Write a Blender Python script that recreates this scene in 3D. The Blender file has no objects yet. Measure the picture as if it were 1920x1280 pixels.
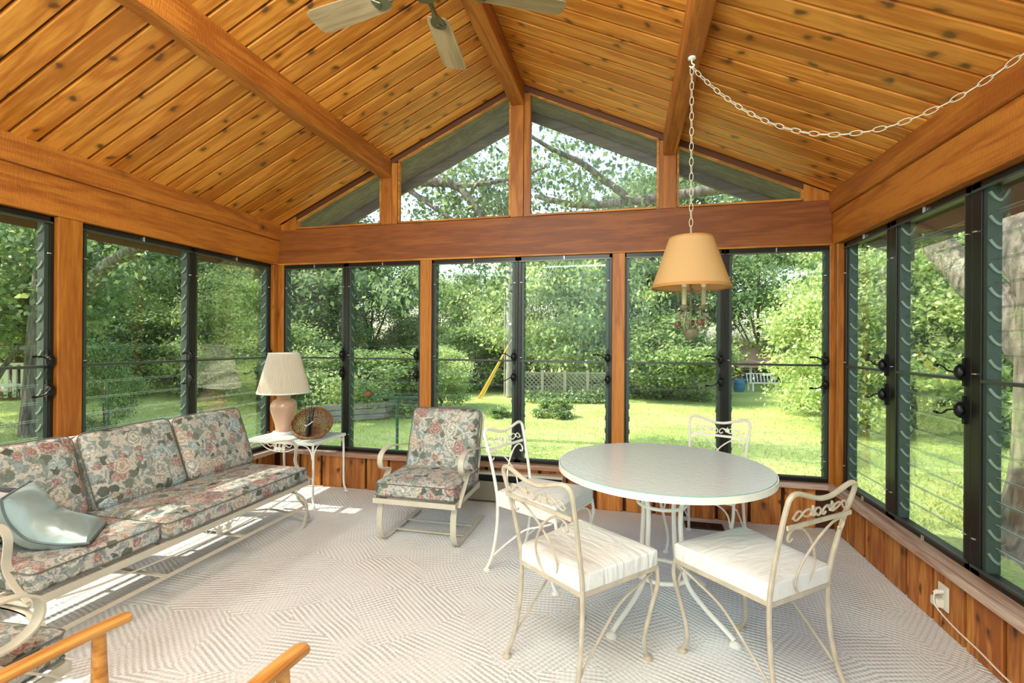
import bpy, math, random
import numpy as np
from mathutils import Vector, Matrix, Euler
from math import sin, cos, pi, radians, sqrt, atan, atan2

scene = bpy.context.scene
COL = scene.collection

# ------------------------------------------------------------------ camera, light, exposure
cam = bpy.data.cameras.new('camera')
cam.sensor_width = 36.0
cam.lens = 896.0 / 1920.0 * 36.0
cam.clip_end = 400
cam_ob = bpy.data.objects.new('camera', cam)
COL.objects.link(cam_ob)
cam_ob.matrix_world = (Matrix.Translation((3.265, -3.983, 1.37)) @ Matrix.Rotation(0.2354, 4, 'Z')
                       @ Matrix.Rotation(pi / 2 + 0.0009, 4, 'X') @ Matrix.Rotation(0.0059, 4, 'Z'))
scene.camera = cam_ob

SUN_EL, SUN_AZ = radians(47), radians(192)      # azimuth measured from +x: the sun stands to the left of the room
world = bpy.data.worlds.new('sky_world')
scene.world = world
world.use_nodes = True
wn = world.node_tree
sky = wn.nodes.new('ShaderNodeTexSky')
sky.sky_type = 'NISHITA'
sky.sun_disc = False
sky.sun_elevation = SUN_EL
sky.sun_rotation = pi / 2 - SUN_AZ
sky.air_density = 1.2
sky.dust_density = 3.0
wn.links.new(sky.outputs[0], wn.nodes['Background'].inputs[0])
wn.nodes['Background'].inputs[1].default_value = 0.52

sun = bpy.data.lights.new('sun', 'SUN')
sun.energy = 5.8
sun.angle = radians(0.6)
sun.color = (1.0, 0.95, 0.86)
sun_ob = bpy.data.objects.new('sun', sun)
COL.objects.link(sun_ob)
sd = Vector((cos(SUN_AZ) * cos(SUN_EL), sin(SUN_AZ) * cos(SUN_EL), sin(SUN_EL)))
sun_ob.rotation_euler = sd.to_track_quat('Z', 'Y').to_euler()
sun_ob.location = sd * 40


def area(name, loc, target, sx, sy, power, color=(1, 1, 1)):
    l = bpy.data.lights.new(name, 'AREA')
    l.shape = 'RECTANGLE'
    l.size, l.size_y, l.energy, l.color = sx, sy, power, color
    o = bpy.data.objects.new(name, l)
    COL.objects.link(o)
    o.location = loc
    o.rotation_euler = (Vector(loc) - Vector(target)).to_track_quat('Z', 'Y').to_euler()
    return o


# added fill lights out of view, aimed at house wall, room and ceiling
area('wall_bounce_fill', (2.4, -4.35, 1.7), (2.4, -5.45, 1.75), 2.4, 1.4, 135, (0.58, 0.87, 0.95))
area('overhead_fill', (2.4, -3.6, 3.0), (2.9, -1.5, 0.4), 2.0, 1.1, 68, (0.83, 0.98, 0.96))
area('ceiling_bounce_fill', (2.4, -4.7, 2.1), (2.4, -4.6, 4.0), 1.2, 0.8, 125, (0.72, 0.93, 0.96))

vs = scene.view_settings
scene.display_settings.display_device = 'sRGB'
vs.view_transform = 'Standard'
vs.look = 'None'
vs.gamma = 1.0
vs.use_curve_mapping = False
vs.exposure = 0.3
cy = scene.cycles
cy.use_denoising = True
cy.max_bounces = 8
cy.diffuse_bounces = 4
cy.glossy_bounces = 3
cy.transmission_bounces = 4
cy.transparent_max_bounces = 24
cy.caustics_reflective = False
cy.caustics_refractive = False
cy.sample_clamp_indirect = 6.0

# ------------------------------------------------------------------ helpers
rnd = random.Random(7)


def hexc(h, a=1.0):
    h = h.lstrip('#')
    v = [int(h[i:i + 2], 16) / 255 for i in (0, 2, 4)]
    return tuple((c / 12.92 if c <= .04045 else ((c + .055) / 1.055) ** 2.4) for c in v) + (a,)


def new_mat(name):
    m = bpy.data.materials.new(name)
    m.use_nodes = True
    nt = m.node_tree
    b = nt.nodes.get('Principled BSDF')
    return m, nt, b


def node(nt, typ, **kw):
    n = nt.nodes.new(typ)
    for k, v in kw.items():
        if k.startswith('i_'):
            n.inputs[k[2:].replace('_', ' ')].default_value = v
        else:
            setattr(n, k, v)
    return n


def ramp(nt, stops, src=None, interp='LINEAR'):
    r = nt.nodes.new('ShaderNodeValToRGB')
    r.color_ramp.interpolation = interp
    e = r.color_ramp.elements
    while len(e) > 1:
        e.remove(e[-1])
    e[0].position, e[0].color = stops[0]
    for p, c in stops[1:]:
        x = e.new(p)
        x.color = c
    if src is not None:
        nt.links.new(src, r.inputs[0])
    return r


def plain(name, color, rough=.5, metal=0.0, bump=0.0, bscale=60.0, var=0.0):
    m, nt, b = new_mat(name)
    b.inputs['Base Color'].default_value = color
    b.inputs['Roughness'].default_value = rough
    b.inputs['Metallic'].default_value = metal
    tc = node(nt, 'ShaderNodeTexCoord')
    nz = node(nt, 'ShaderNodeTexNoise', i_Scale=bscale, i_Detail=4.0)
    nt.links.new(tc.outputs['Object'], nz.inputs['Vector'])
    if var:
        d = tuple(c * (1 - var) for c in color[:3]) + (1,)
        l = tuple(min(1, c * (1 + var)) for c in color[:3]) + (1,)
        r = ramp(nt, [(.3, d), (.7, l)], nz.outputs[0])
        nt.links.new(r.outputs[0], b.inputs['Base Color'])
    if bump:
        bp = node(nt, 'ShaderNodeBump', i_Strength=bump, i_Distance=.01)
        nt.links.new(nz.outputs[0], bp.inputs['Height'])
        nt.links.new(bp.outputs[0], b.inputs['Normal'])
    return m


def wood(name, dark, light, axis=0, rough=.45, knots=True, ring=22.0, rand=.16, bump=.15, knot_scale=3.2, saw=0.0, k2d=False):
    """timber with grain along the object's own axis; every board gets its own stretch of grain"""
    m, nt, b = new_mat(name)
    L = nt.links
    tc = node(nt, 'ShaderNodeTexCoord')
    oi = node(nt, 'ShaderNodeObjectInfo')
    off = node(nt, 'ShaderNodeVectorMath', operation='SCALE')
    cmb = node(nt, 'ShaderNodeCombineXYZ', i_X=13.0, i_Y=7.0, i_Z=29.0)
    L.new(cmb.outputs[0], off.inputs[0])
    L.new(oi.outputs['Random'], off.inputs['Scale'])
    add = node(nt, 'ShaderNodeVectorMath', operation='ADD')
    L.new(tc.outputs['Object'], add.inputs[0])
    L.new(off.outputs[0], add.inputs[1])
    s = [1.0, 1.0, 1.0]
    s[axis] = .09
    mp = node(nt, 'ShaderNodeMapping')
    mp.inputs['Scale'].default_value = s
    L.new(add.outputs[0], mp.inputs[0])
    n1 = node(nt, 'ShaderNodeTexNoise', i_Scale=9.0, i_Detail=3.0, i_Distortion=.6)
    L.new(mp.outputs[0], n1.inputs['Vector'])
    mul = node(nt, 'ShaderNodeMath', operation='MULTIPLY')
    mul.inputs[1].default_value = ring
    L.new(n1.outputs[0], mul.inputs[0])
    sn = node(nt, 'ShaderNodeMath', operation='SINE')
    L.new(mul.outputs[0], sn.inputs[0])
    n2 = node(nt, 'ShaderNodeTexNoise', i_Scale=70.0, i_Detail=3.0)
    L.new(mp.outputs[0], n2.inputs['Vector'])
    mx = node(nt, 'ShaderNodeMath', operation='MULTIPLY_ADD')
    L.new(sn.outputs[0], mx.inputs[0])
    mx.inputs[1].default_value = .22
    L.new(n2.outputs[0], mx.inputs[2])
    n3 = node(nt, 'ShaderNodeTexNoise', i_Scale=2.2, i_Detail=2.0)
    L.new(mp.outputs[0], n3.inputs['Vector'])
    mx2 = node(nt, 'ShaderNodeMath', operation='ADD')
    L.new(mx.outputs[0], mx2.inputs[0])
    L.new(n3.outputs[0], mx2.inputs[1])
    r = ramp(nt, [(.55, dark), (1.35 / 1.0 if False else .98, light)], None)
    sc = node(nt, 'ShaderNodeMath', operation='MULTIPLY')
    sc.inputs[1].default_value = .78
    L.new(mx2.outputs[0], sc.inputs[0])
    L.new(sc.outputs[0], r.inputs[0])
    col = r.outputs[0]
    if knots:
        s2 = [1.0, 1.0, 1.0]
        s2[axis] = .72
        mp2 = node(nt, 'ShaderNodeMapping')
        mp2.inputs['Scale'].default_value = s2
        L.new(add.outputs[0], mp2.inputs[0])
        vo = node(nt, 'ShaderNodeTexVoronoi', i_Scale=knot_scale)
        if k2d:
            vo.voronoi_dimensions = '2D'
            if axis == 2:
                mp2.inputs['Rotation'].default_value = (-pi / 2, 0, 0)
        nd = node(nt, 'ShaderNodeTexNoise', i_Scale=14.0, i_Detail=1.0)
        L.new(add.outputs[0], nd.inputs['Vector'])
        vd = node(nt, 'ShaderNodeVectorMath', operation='MULTIPLY_ADD')
        L.new(nd.outputs['Color'], vd.inputs[0])
        vd.inputs[1].default_value = (.05, .05, .05)
        L.new(mp2.outputs[0], vd.inputs[2])
        L.new(vd.outputs[0], vo.inputs['Vector'])
        kr = ramp(nt, [(.0, (1, 1, 1, 1)), (.05, (.9, .9, .9, 1)), (.085, (.35, .35, .35, 1)), (.16, (0, 0, 0, 1))], vo.outputs['Distance'])
        mk = node(nt, 'ShaderNodeMix', data_type='RGBA')
        L.new(kr.outputs[0], mk.inputs['Factor'])
        L.new(col, mk.inputs['A'])
        mk.inputs['B'].default_value = tuple(c * .28 for c in dark[:3]) + (1,)
        col = mk.outputs['Result']
    hsv = node(nt, 'ShaderNodeHueSaturation')
    mr = node(nt, 'ShaderNodeMapRange')
    mr.inputs['To Min'].default_value = 1 - rand
    mr.inputs['To Max'].default_value = 1 + rand
    L.new(oi.outputs['Random'], mr.inputs['Value'])
    L.new(mr.outputs[0], hsv.inputs['Value'])
    L.new(col, hsv.inputs['Color'])
    L.new(hsv.outputs[0], b.inputs['Base Color'])
    b.inputs['Roughness'].default_value = rough
    bp = node(nt, 'ShaderNodeBump', i_Strength=bump, i_Distance=.004)
    hsrc = mx2.outputs[0]
    if saw:
        s3 = [30.0, 30.0, 30.0]
        s3[axis] = 160.0
        mp3 = node(nt, 'ShaderNodeMapping')
        mp3.inputs['Scale'].default_value = s3
        L.new(add.outputs[0], mp3.inputs[0])
        n5 = node(nt, 'ShaderNodeTexNoise', i_Scale=1.0, i_Detail=3.0)
        L.new(mp3.outputs[0], n5.inputs['Vector'])
        ad5 = node(nt, 'ShaderNodeMath', operation='MULTIPLY_ADD')
        L.new(n5.outputs[0], ad5.inputs[0])
        ad5.inputs[1].default_value = saw
        L.new(mx2.outputs[0], ad5.inputs[2])
        hsrc = ad5.outputs[0]
    L.new(hsrc, bp.inputs['Height'])
    L.new(bp.outputs[0], b.inputs['Normal'])
    return m


class MB:
    """collects geometry, then links it as ONE mesh object"""

    def __init__(self):
        self.v, self.f, self.mi, self.cur = [], [], [], 0

    def add(self, vs, fs):
        o = len(self.v)
        self.v += [tuple(p) for p in vs]
        self.f += [tuple(i + o for i in f) for f in fs]
        self.mi += [self.cur] * len(fs)
        return self

    def box(self, c, s, rz=0.0, M=None):
        x, y, z = s[0] / 2, s[1] / 2, s[2] / 2
        vs = [Vector(p) for p in ((-x, -y, -z), (x, -y, -z), (x, y, -z), (-x, y, -z), (-x, -y, z), (x, -y, z), (x, y, z), (-x, y, z))]
        R = M if M is not None else Matrix.Rotation(rz, 3, 'Z')
        vs = [R @ p + Vector(c) for p in vs]
        return self.add(vs, [(0, 3, 2, 1), (4, 5, 6, 7), (0, 1, 5, 4), (1, 2, 6, 5), (2, 3, 7, 6), (3, 0, 4, 7)])

    def span(self, a, b):
        return self.box([(a[i] + b[i]) / 2 for i in range(3)], [abs(b[i] - a[i]) for i in range(3)])

    def beam(self, p, q, w, h, up=(0, 0, 1)):
        p, q = Vector(p), Vector(q)
        t = (q - p).normalized()
        s = t.cross(Vector(up)).normalized()
        n = s.cross(t)
        vs = []
        for e in (p, q):
            for a, b in ((-1, -1), (1, -1), (1, 1), (-1, 1)):
                vs.append(e + s * a * w / 2 + n * b * h / 2)
        return self.add(vs, [(0, 1, 2, 3), (7, 6, 5, 4), (0, 4, 5, 1), (1, 5, 6, 2), (2, 6, 7, 3), (3, 7, 4, 0)])

    def tube(self, path, r, seg=8, closed=False):
        P = [Vector(p) for p in path]
        n = len(P)
        R = r if isinstance(r, (list, tuple)) else [r] * n
        T = []
        for i in range(n):
            a = P[(i - 1) % n] if (closed or i > 0) else P[i]
            b = P[(i + 1) % n] if (closed or i < n - 1) else P[i]
            d = b - a
            T.append(d.normalized() if d.length > 1e-9 else Vector((0, 0, 1)))
        up = Vector((0, 0, 1)) if abs(T[0].z) < .9 else Vector((1, 0, 0))
        N = T[0].cross(up).normalized()
        vs = []
        for i in range(n):
            if i:
                N = (N - T[i] * N.dot(T[i]))
                N = N.normalized() if N.length > 1e-6 else T[i].orthogonal().normalized()
            B = T[i].cross(N)
            for k in range(seg):
                a = 2 * pi * k / seg
                vs.append(P[i] + (N * cos(a) + B * sin(a)) * R[i])
        fs = []
        m = n if closed else n - 1
        for i in range(m):
            j = (i + 1) % n
            for k in range(seg):
                l = (k + 1) % seg
                fs.append((i * seg + k, i * seg + l, j * seg + l, j * seg + k))
        if not closed:
            fs.append(tuple(range(seg))[::-1])
            fs.append(tuple((n - 1) * seg + k for k in range(seg)))
        return self.add(vs, fs)

    def strap(self, path, side, w, t):
        P = [Vector(p) for p in path]
        S = Vector(side).normalized()
        n = len(P)
        vs = []
        for i in range(n):
            d = (P[min(i + 1, n - 1)] - P[max(i - 1, 0)]).normalized()
            N = S.cross(d).normalized()
            for a, b in ((-1, -1), (1, -1), (1, 1), (-1, 1)):
                vs.append(P[i] + S * a * w / 2 + N * b * t / 2)
        fs = []
        for i in range(n - 1):
            o, q = i * 4, i * 4 + 4
            for k in range(4):
                l = (k + 1) % 4
                fs.append((o + k, o + l, q + l, q + k))
        fs += [(3, 2, 1, 0), tuple((n - 1) * 4 + k for k in range(4))]
        return self.add(vs, fs)

    def lathe(self, prof, seg=32, c=(0, 0, 0), rfun=None, ring=False):
        vs, fs = [], []
        if ring:
            prof = list(prof) + [prof[0]]
        n = len(prof)
        for (r, z) in prof:
            for k in range(seg):
                a = 2 * pi * k / seg
                rr = r * (rfun(k, z) if rfun else 1)
                vs.append((c[0] + rr * cos(a), c[1] + rr * sin(a), c[2] + z))
        for i in range(n - 1):
            for k in range(seg):
                l = (k + 1) % seg
                fs.append((i * seg + k, i * seg + l, (i + 1) * seg + l, (i + 1) * seg + k))
        if prof[0][0] > 1e-5 and not ring:
            fs.append(tuple(range(seg))[::-1])
        if prof[-1][0] > 1e-5 and not ring:
            fs.append(tuple((n - 1) * seg + k for k in range(seg)))
        return self.add(vs, fs)

    def prism(self, poly, y0, y1):
        """polygon in (x, z), extruded along y"""
        n = len(poly)
        vs = [(p[0], y0, p[1]) for p in poly] + [(p[0], y1, p[1]) for p in poly]
        fs = [tuple(range(n)), tuple(range(2 * n - 1, n - 1, -1))]
        fs += [(i, i + n, (i + 1) % n + n, (i + 1) % n) for i in range(n)]
        return self.add(vs, fs)

    def blob(self, c, r, seg=10, rings=6, M=None):
        vs, fs = [], []
        for i in range(rings + 1):
            t = pi * i / rings
            for k in range(seg):
                a = 2 * pi * k / seg
                p = Vector((r[0] * sin(t) * cos(a), r[1] * sin(t) * sin(a), -r[2] * cos(t)))
                if M is not None:
                    p = M @ p
                vs.append(p + Vector(c))
        for i in range(rings):
            for k in range(seg):
                l = (k + 1) % seg
                fs.append((i * seg + k, i * seg + l, (i + 1) * seg + l, (i + 1) * seg + k))
        return self.add(vs, fs)

    def cushion(self, w, d, h, r=.03, crown=.0, n=9, fn=None):
        """rounded box with a crowned top and bottom, centred on the origin"""
        def put(p):
            x, y, z = p
            hx, hy, hz = w / 2 - r, d / 2 - r, h / 2 - r
            cx, cyy, cz = max(-hx, min(hx, x)), max(-hy, min(hy, y)), max(-hz, min(hz, z))
            v = Vector((x - cx, y - cyy, z - cz))
            if v.length > 1e-9:
                v = v.normalized() * r
            q = Vector((cx, cyy, cz)) + v
            k = (1 - min(1, abs(x) / (w / 2)) ** 3) * (1 - min(1, abs(y) / (d / 2)) ** 3)
            q.z += crown * k * (1 if z > 0 else -1) * min(1, abs(z) / (h / 2))
            return fn(q) if fn else q
        g = [-1 + 2 * i / n for i in range(n + 1)]
        g = [math.copysign(abs(t) ** .75, t) for t in g]
        for ax in range(3):
            for s in (-1, 1):
                vs, fs = [], []
                for a in g:
                    for b in g:
                        p = [0, 0, 0]
                        p[ax] = s
                        p[(ax + 1) % 3] = a
                        p[(ax + 2) % 3] = b
                        vs.append(put((p[0] * w / 2, p[1] * d / 2, p[2] * h / 2)))
                for i in range(n):
                    for j in range(n):
                        q = (i * (n + 1) + j, (i + 1) * (n + 1) + j, (i + 1) * (n + 1) + j + 1, i * (n + 1) + j + 1)
                        fs.append(q if s > 0 else q[::-1])
                self.add(vs, fs)
        return self

    def xf(self, M, start=0):
        for i in range(start, len(self.v)):
            self.v[i] = tuple(M @ Vector(self.v[i]))
        return self

    def mesh(self, name, mats, smooth=False):
        me = bpy.data.meshes.new(name)
        me.from_pydata(self.v, [], self.f)
        for m in (mats if isinstance(mats, (list, tuple)) else [mats]):
            me.materials.append(m)
        if any(self.mi):
            me.polygons.foreach_set('material_index', self.mi)
        if smooth:
            me.polygons.foreach_set('use_smooth', [True] * len(me.polygons))
            try:
                me.set_sharp_from_angle(angle=radians(38))
            except Exception:
                pass
        me.update()
        return me

    def build(self, name, mats, parent=None, smooth=False, bevel=0.0, keep=False, weld=False):
        me = self.mesh(name, mats, smooth)
        return link(name, me, parent, bevel, keep)


def link(name, me, parent=None, bevel=0.0, keep=False, loc=None, rot=None):
    o = bpy.data.objects.new(name, me)
    COL.objects.link(o)
    if loc is not None:
        o.location = loc
    if rot is not None:
        o.rotation_euler = rot
    if parent is not None:
        o.parent = parent
        if keep:   # geometry was given in room coordinates
            o.matrix_parent_inverse = world_of(parent).inverted()
    if bevel:
        b = o.modifiers.new('bevel', 'BEVEL')
        b.width = bevel
        b.segments = 2
        b.limit_method = 'ANGLE'
    return o


def world_of(o):
    M = Matrix.LocRotScale(o.location, o.rotation_euler, o.scale)
    if o.parent:
        M = world_of(o.parent) @ o.matrix_parent_inverse @ M
    return M


def tag(o, label=None, cat=None, group=None, kind=None):
    if label:
        o['label'] = label
    if cat:
        o['category'] = cat
    if group:
        o['group'] = group
    if kind:
        o['kind'] = kind
    return o


def thing(name, loc=(0, 0, 0), rz=0.0, label=None, cat=None, group=None, kind=None):
    o = bpy.data.objects.new(name, None)
    o.empty_display_size = .1
    COL.objects.link(o)
    o.location = loc
    o.rotation_euler = (0, 0, rz)
    return tag(o, label, cat, group, kind)


def copy_tree(o, parent=None):
    c = o.copy()
    COL.objects.link(c)
    if parent is not None:
        c.parent = parent
        c.matrix_parent_inverse = o.matrix_parent_inverse.copy()
    for ch in list(o.children):
        copy_tree(ch, c)
    return c


def spl(pts, n=6, closed=False):
    """Catmull-Rom through the points"""
    P = [Vector(p) for p in pts]
    out = []
    m = len(P)
    rng = range(m if closed else m - 1)
    for i in rng:
        if closed:
            a, b, c, d = P[(i - 1) % m], P[i], P[(i + 1) % m], P[(i + 2) % m]
        else:
            a, b, c, d = P[max(i - 1, 0)], P[i], P[i + 1], P[min(i + 2, m - 1)]
        for k in range(n):
            t = k / n
            out.append(.5 * ((2 * b) + (c - a) * t + (2 * a - 5 * b + 4 * c - d) * t * t + (3 * b - a - 3 * c + d) * t ** 3))
    if not closed:
        out.append(P[-1])
    return out


# ------------------------------------------------------------------ materials
M_PLANK = wood('ceiling_pine', hexc('#b7661a'), hexc('#dd8f38'), axis=0, rough=.38, rand=.12, bump=.05, knot_scale=4.6, ring=22, k2d=True)
M_DECK = plain('dark_groove_wood', hexc('#4a2209'), .8)
M_BEAM_Y = wood('rough_beam_along_room', hexc('#9a5212'), hexc('#bd7226'), axis=1, rough=.62, rand=.06, bump=.6, knot_scale=2.6, saw=1.2)
M_BEAM_X = wood('header_beam_wood', hexc('#7c3f14'), hexc('#985420'), axis=0, rough=.55, rand=.05, bump=.25, knot_scale=2.6, saw=.4)
M_POST = wood('post_wood', hexc('#9c5615'), hexc('#bd7526'), axis=2, rough=.5, rand=.08, bump=.15, knot_scale=4.0)
M_BOARD = wood('cedar_siding', hexc('#95501a'), hexc('#c98238'), axis=2, rough=.6, rand=.18, bump=.25, knot_scale=5.5, k2d=True)
M_SILL = wood('bleached_sill_wood', hexc('#a37a62'), hexc('#cbb09c'), axis=0, rough=.6, rand=.05, bump=.15, knots=False)
M_STOP = wood('window_stop_wood', hexc('#a2601c'), hexc('#cf8a3a'), axis=0, rough=.5, rand=.1, knots=False)
M_RAKE = plain('dark_brown_rake_trim', hexc('#5e3010'), .6)  # one even dark brown along the gable rake
M_SOFFIT = wood('weathered_soffit', hexc('#5c4f45'), hexc('#776a5c'), axis=0, rough=.85, rand=.08, bump=.2, knots=False)
M_FRAME = plain('bronze_aluminium', hexc('#221f1a'), .35, .3)
M_LOUVER = plain('green_grey_louver_metal', hexc('#3f4c46'), .45, .3)
M_CLIP = plain('louver_clip_metal', hexc('#7d8c80'), .4, .3)
M_RAIL = plain('meeting_rail_metal', hexc('#4a4c46'), .35, .4)
M_BLACK = plain('black_metal', hexc('#0d0d0d'), .4, .3)
M_WHITE_CLIP = plain('screen_clip_metal', hexc('#d0ccc0'), .35, .6)
M_WALLPAINT = plain('plain_house_wall', hexc('#e6e4de'), .8, bump=.05)
M_IRON = plain('cream_painted_iron', hexc('#cbc3b0'), .42, 0, var=.05, bscale=18)
M_IRON_SHADE = plain('shade_toned_worn_iron', hexc('#bdb09c'), .42, 0, var=.14, bscale=22)  # beige puts the near chairs' shade into the white iron colour
M_WHITEIRON = plain('white_painted_iron', hexc('#eeeae0'), .4, 0, var=.03, bscale=20)
M_BULB = plain('frosted_bulb', hexc('#f2ead6'), .2)
M_CREAMSLEEVE = plain('candle_sleeve', hexc('#a9a07c'), .5, var=.1)
M_PATINA = plain('antique_green_metal', hexc('#77725a'), .5, .2, var=.25, bscale=40)
M_ROSE = plain('dusty_rose_metal', hexc('#6e4a3c'), .5, .1, var=.25, bscale=50)
M_FANMETAL = plain('antique_brass_fan_metal', hexc('#6f6a52'), .35, .6, var=.2, bscale=30)
M_BLADE = wood('walnut_laminate_blade', hexc('#937a5a'), hexc('#b89d78'), axis=0, rough=.45, knots=False, rand=.04, bump=.02)
M_ARMWOOD = wood('honey_oak', hexc('#a8692a'), hexc('#d69c52'), axis=1, rough=.35, knots=False, rand=.06, bump=.05)
M_PLASTIC = plain('ivory_plastic', hexc('#e6ded0'), .4)
M_HEATER = plain('taupe_heater_enamel', hexc('#8a8272'), .45)
M_HEATTOP = plain('pale_heater_enamel', hexc('#c9c5b6'), .4)
M_VENT = plain('brown_register_metal', hexc('#4a3a2c'), .5, .3)
M_CERAMIC = plain('pink_beige_ceramic', hexc('#c49c84'), .12, 0, var=.04, bscale=6)
M_LAMPBASE = plain('white_lamp_foot', hexc('#f0ece4'), .3)
M_SILVER = plain('silver_metal', hexc('#b8b8b4'), .25, .9)


def glass_mat(name, tint, refl=1.0, rough=0.0, haze=0.0):
    m = bpy.data.materials.new(name)
    m.use_nodes = True
    nt = m.node_tree
    nt.nodes.remove(nt.nodes['Principled BSDF'])
    out = nt.nodes['Material Output']
    tr = node(nt, 'ShaderNodeBsdfTransparent')
    tr.inputs[0].default_value = tint
    gl = node(nt, 'ShaderNodeBsdfAnisotropic' if False else 'ShaderNodeBsdfGlossy')
    gl.inputs['Roughness'].default_value = rough
    fr = node(nt, 'ShaderNodeFresnel', i_IOR=1.42)
    mu = node(nt, 'ShaderNodeMath', operation='MULTIPLY')
    mu.inputs[1].default_value = refl
    nt.links.new(fr.outputs[0], mu.inputs[0])
    mx = node(nt, 'ShaderNodeMixShader')
    nt.links.new(mu.outputs[0], mx.inputs[0])
    nt.links.new(tr.outputs[0], mx.inputs[1])
    nt.links.new(gl.outputs[0], mx.inputs[2])
    last = mx.outputs[0]
    if haze:
        df = node(nt, 'ShaderNodeBsdfDiffuse')
        df.inputs[0].default_value = (.8, .82, .8, 1)
        m2 = node(nt, 'ShaderNodeMixShader')
        m2.inputs[0].default_value = haze
        nt.links.new(last, m2.inputs[1])
        nt.links.new(df.outputs[0], m2.inputs[2])
        last = m2.outputs[0]
    nt.links.new(last, out.inputs[0])
    return m


M_PANE = glass_mat('jalousie_glass', (.965, .99, .97, 1), .4, haze=.006)
M_PANE_EDGE = plain('ground_glass_edge', hexc('#a9c4b4'), .3)
M_FIXED = glass_mat('gable_glass', (.96, .98, .97, 1), .5, haze=.02)


def table_glass():
    m, nt, b = new_mat('pebbled_table_glass')
    out = nt.nodes['Material Output']
    tc = node(nt, 'ShaderNodeTexCoord')
    mp = node(nt, 'ShaderNodeMapping')
    mp.inputs['Scale'].default_value = (1, 1.5, 1)
    nt.links.new(tc.outputs['Object'], mp.inputs[0])
    nz = node(nt, 'ShaderNodeTexNoise', i_Scale=42.0, i_Detail=2.0, i_Distortion=.8)
    nt.links.new(mp.outputs[0], nz.inputs['Vector'])
    bp = node(nt, 'ShaderNodeBump', i_Strength=.22, i_Distance=.01)
    nt.links.new(nz.outputs[0], bp.inputs['Height'])
    tr = node(nt, 'ShaderNodeBsdfTransparent')
    tr.inputs[0].default_value = (.95, 1.0, .98, 1)
    df = node(nt, 'ShaderNodeBsdfDiffuse')
    df.inputs[0].default_value = (.93, 1.0, .99, 1)
    nt.links.new(bp.outputs[0], df.inputs['Normal'])
    m1 = node(nt, 'ShaderNodeMixShader')
    m1.inputs[0].default_value = .80
    nt.links.new(tr.outputs[0], m1.inputs[1])
    nt.links.new(df.outputs[0], m1.inputs[2])
    gl = node(nt, 'ShaderNodeBsdfGlossy')
    gl.inputs['Roughness'].default_value = .10
    nt.links.new(bp.outputs[0], gl.inputs['Normal'])
    fr = node(nt, 'ShaderNodeFresnel', i_IOR=2.0)
    nt.links.new(bp.outputs[0], fr.inputs['Normal'])
    m2 = node(nt, 'ShaderNodeMixShader')
    nt.links.new(fr.outputs[0], m2.inputs[0])
    nt.links.new(m1.outputs[0], m2.inputs[1])
    nt.links.new(gl.outputs[0], m2.inputs[2])
    nt.links.new(m2.outputs[0], out.inputs[0])
    return m


M_TABLEGLASS = table_glass()
M_GLASSEDGE = plain('aqua_glass_edge', hexc('#6fc4b8'), .2)


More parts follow.
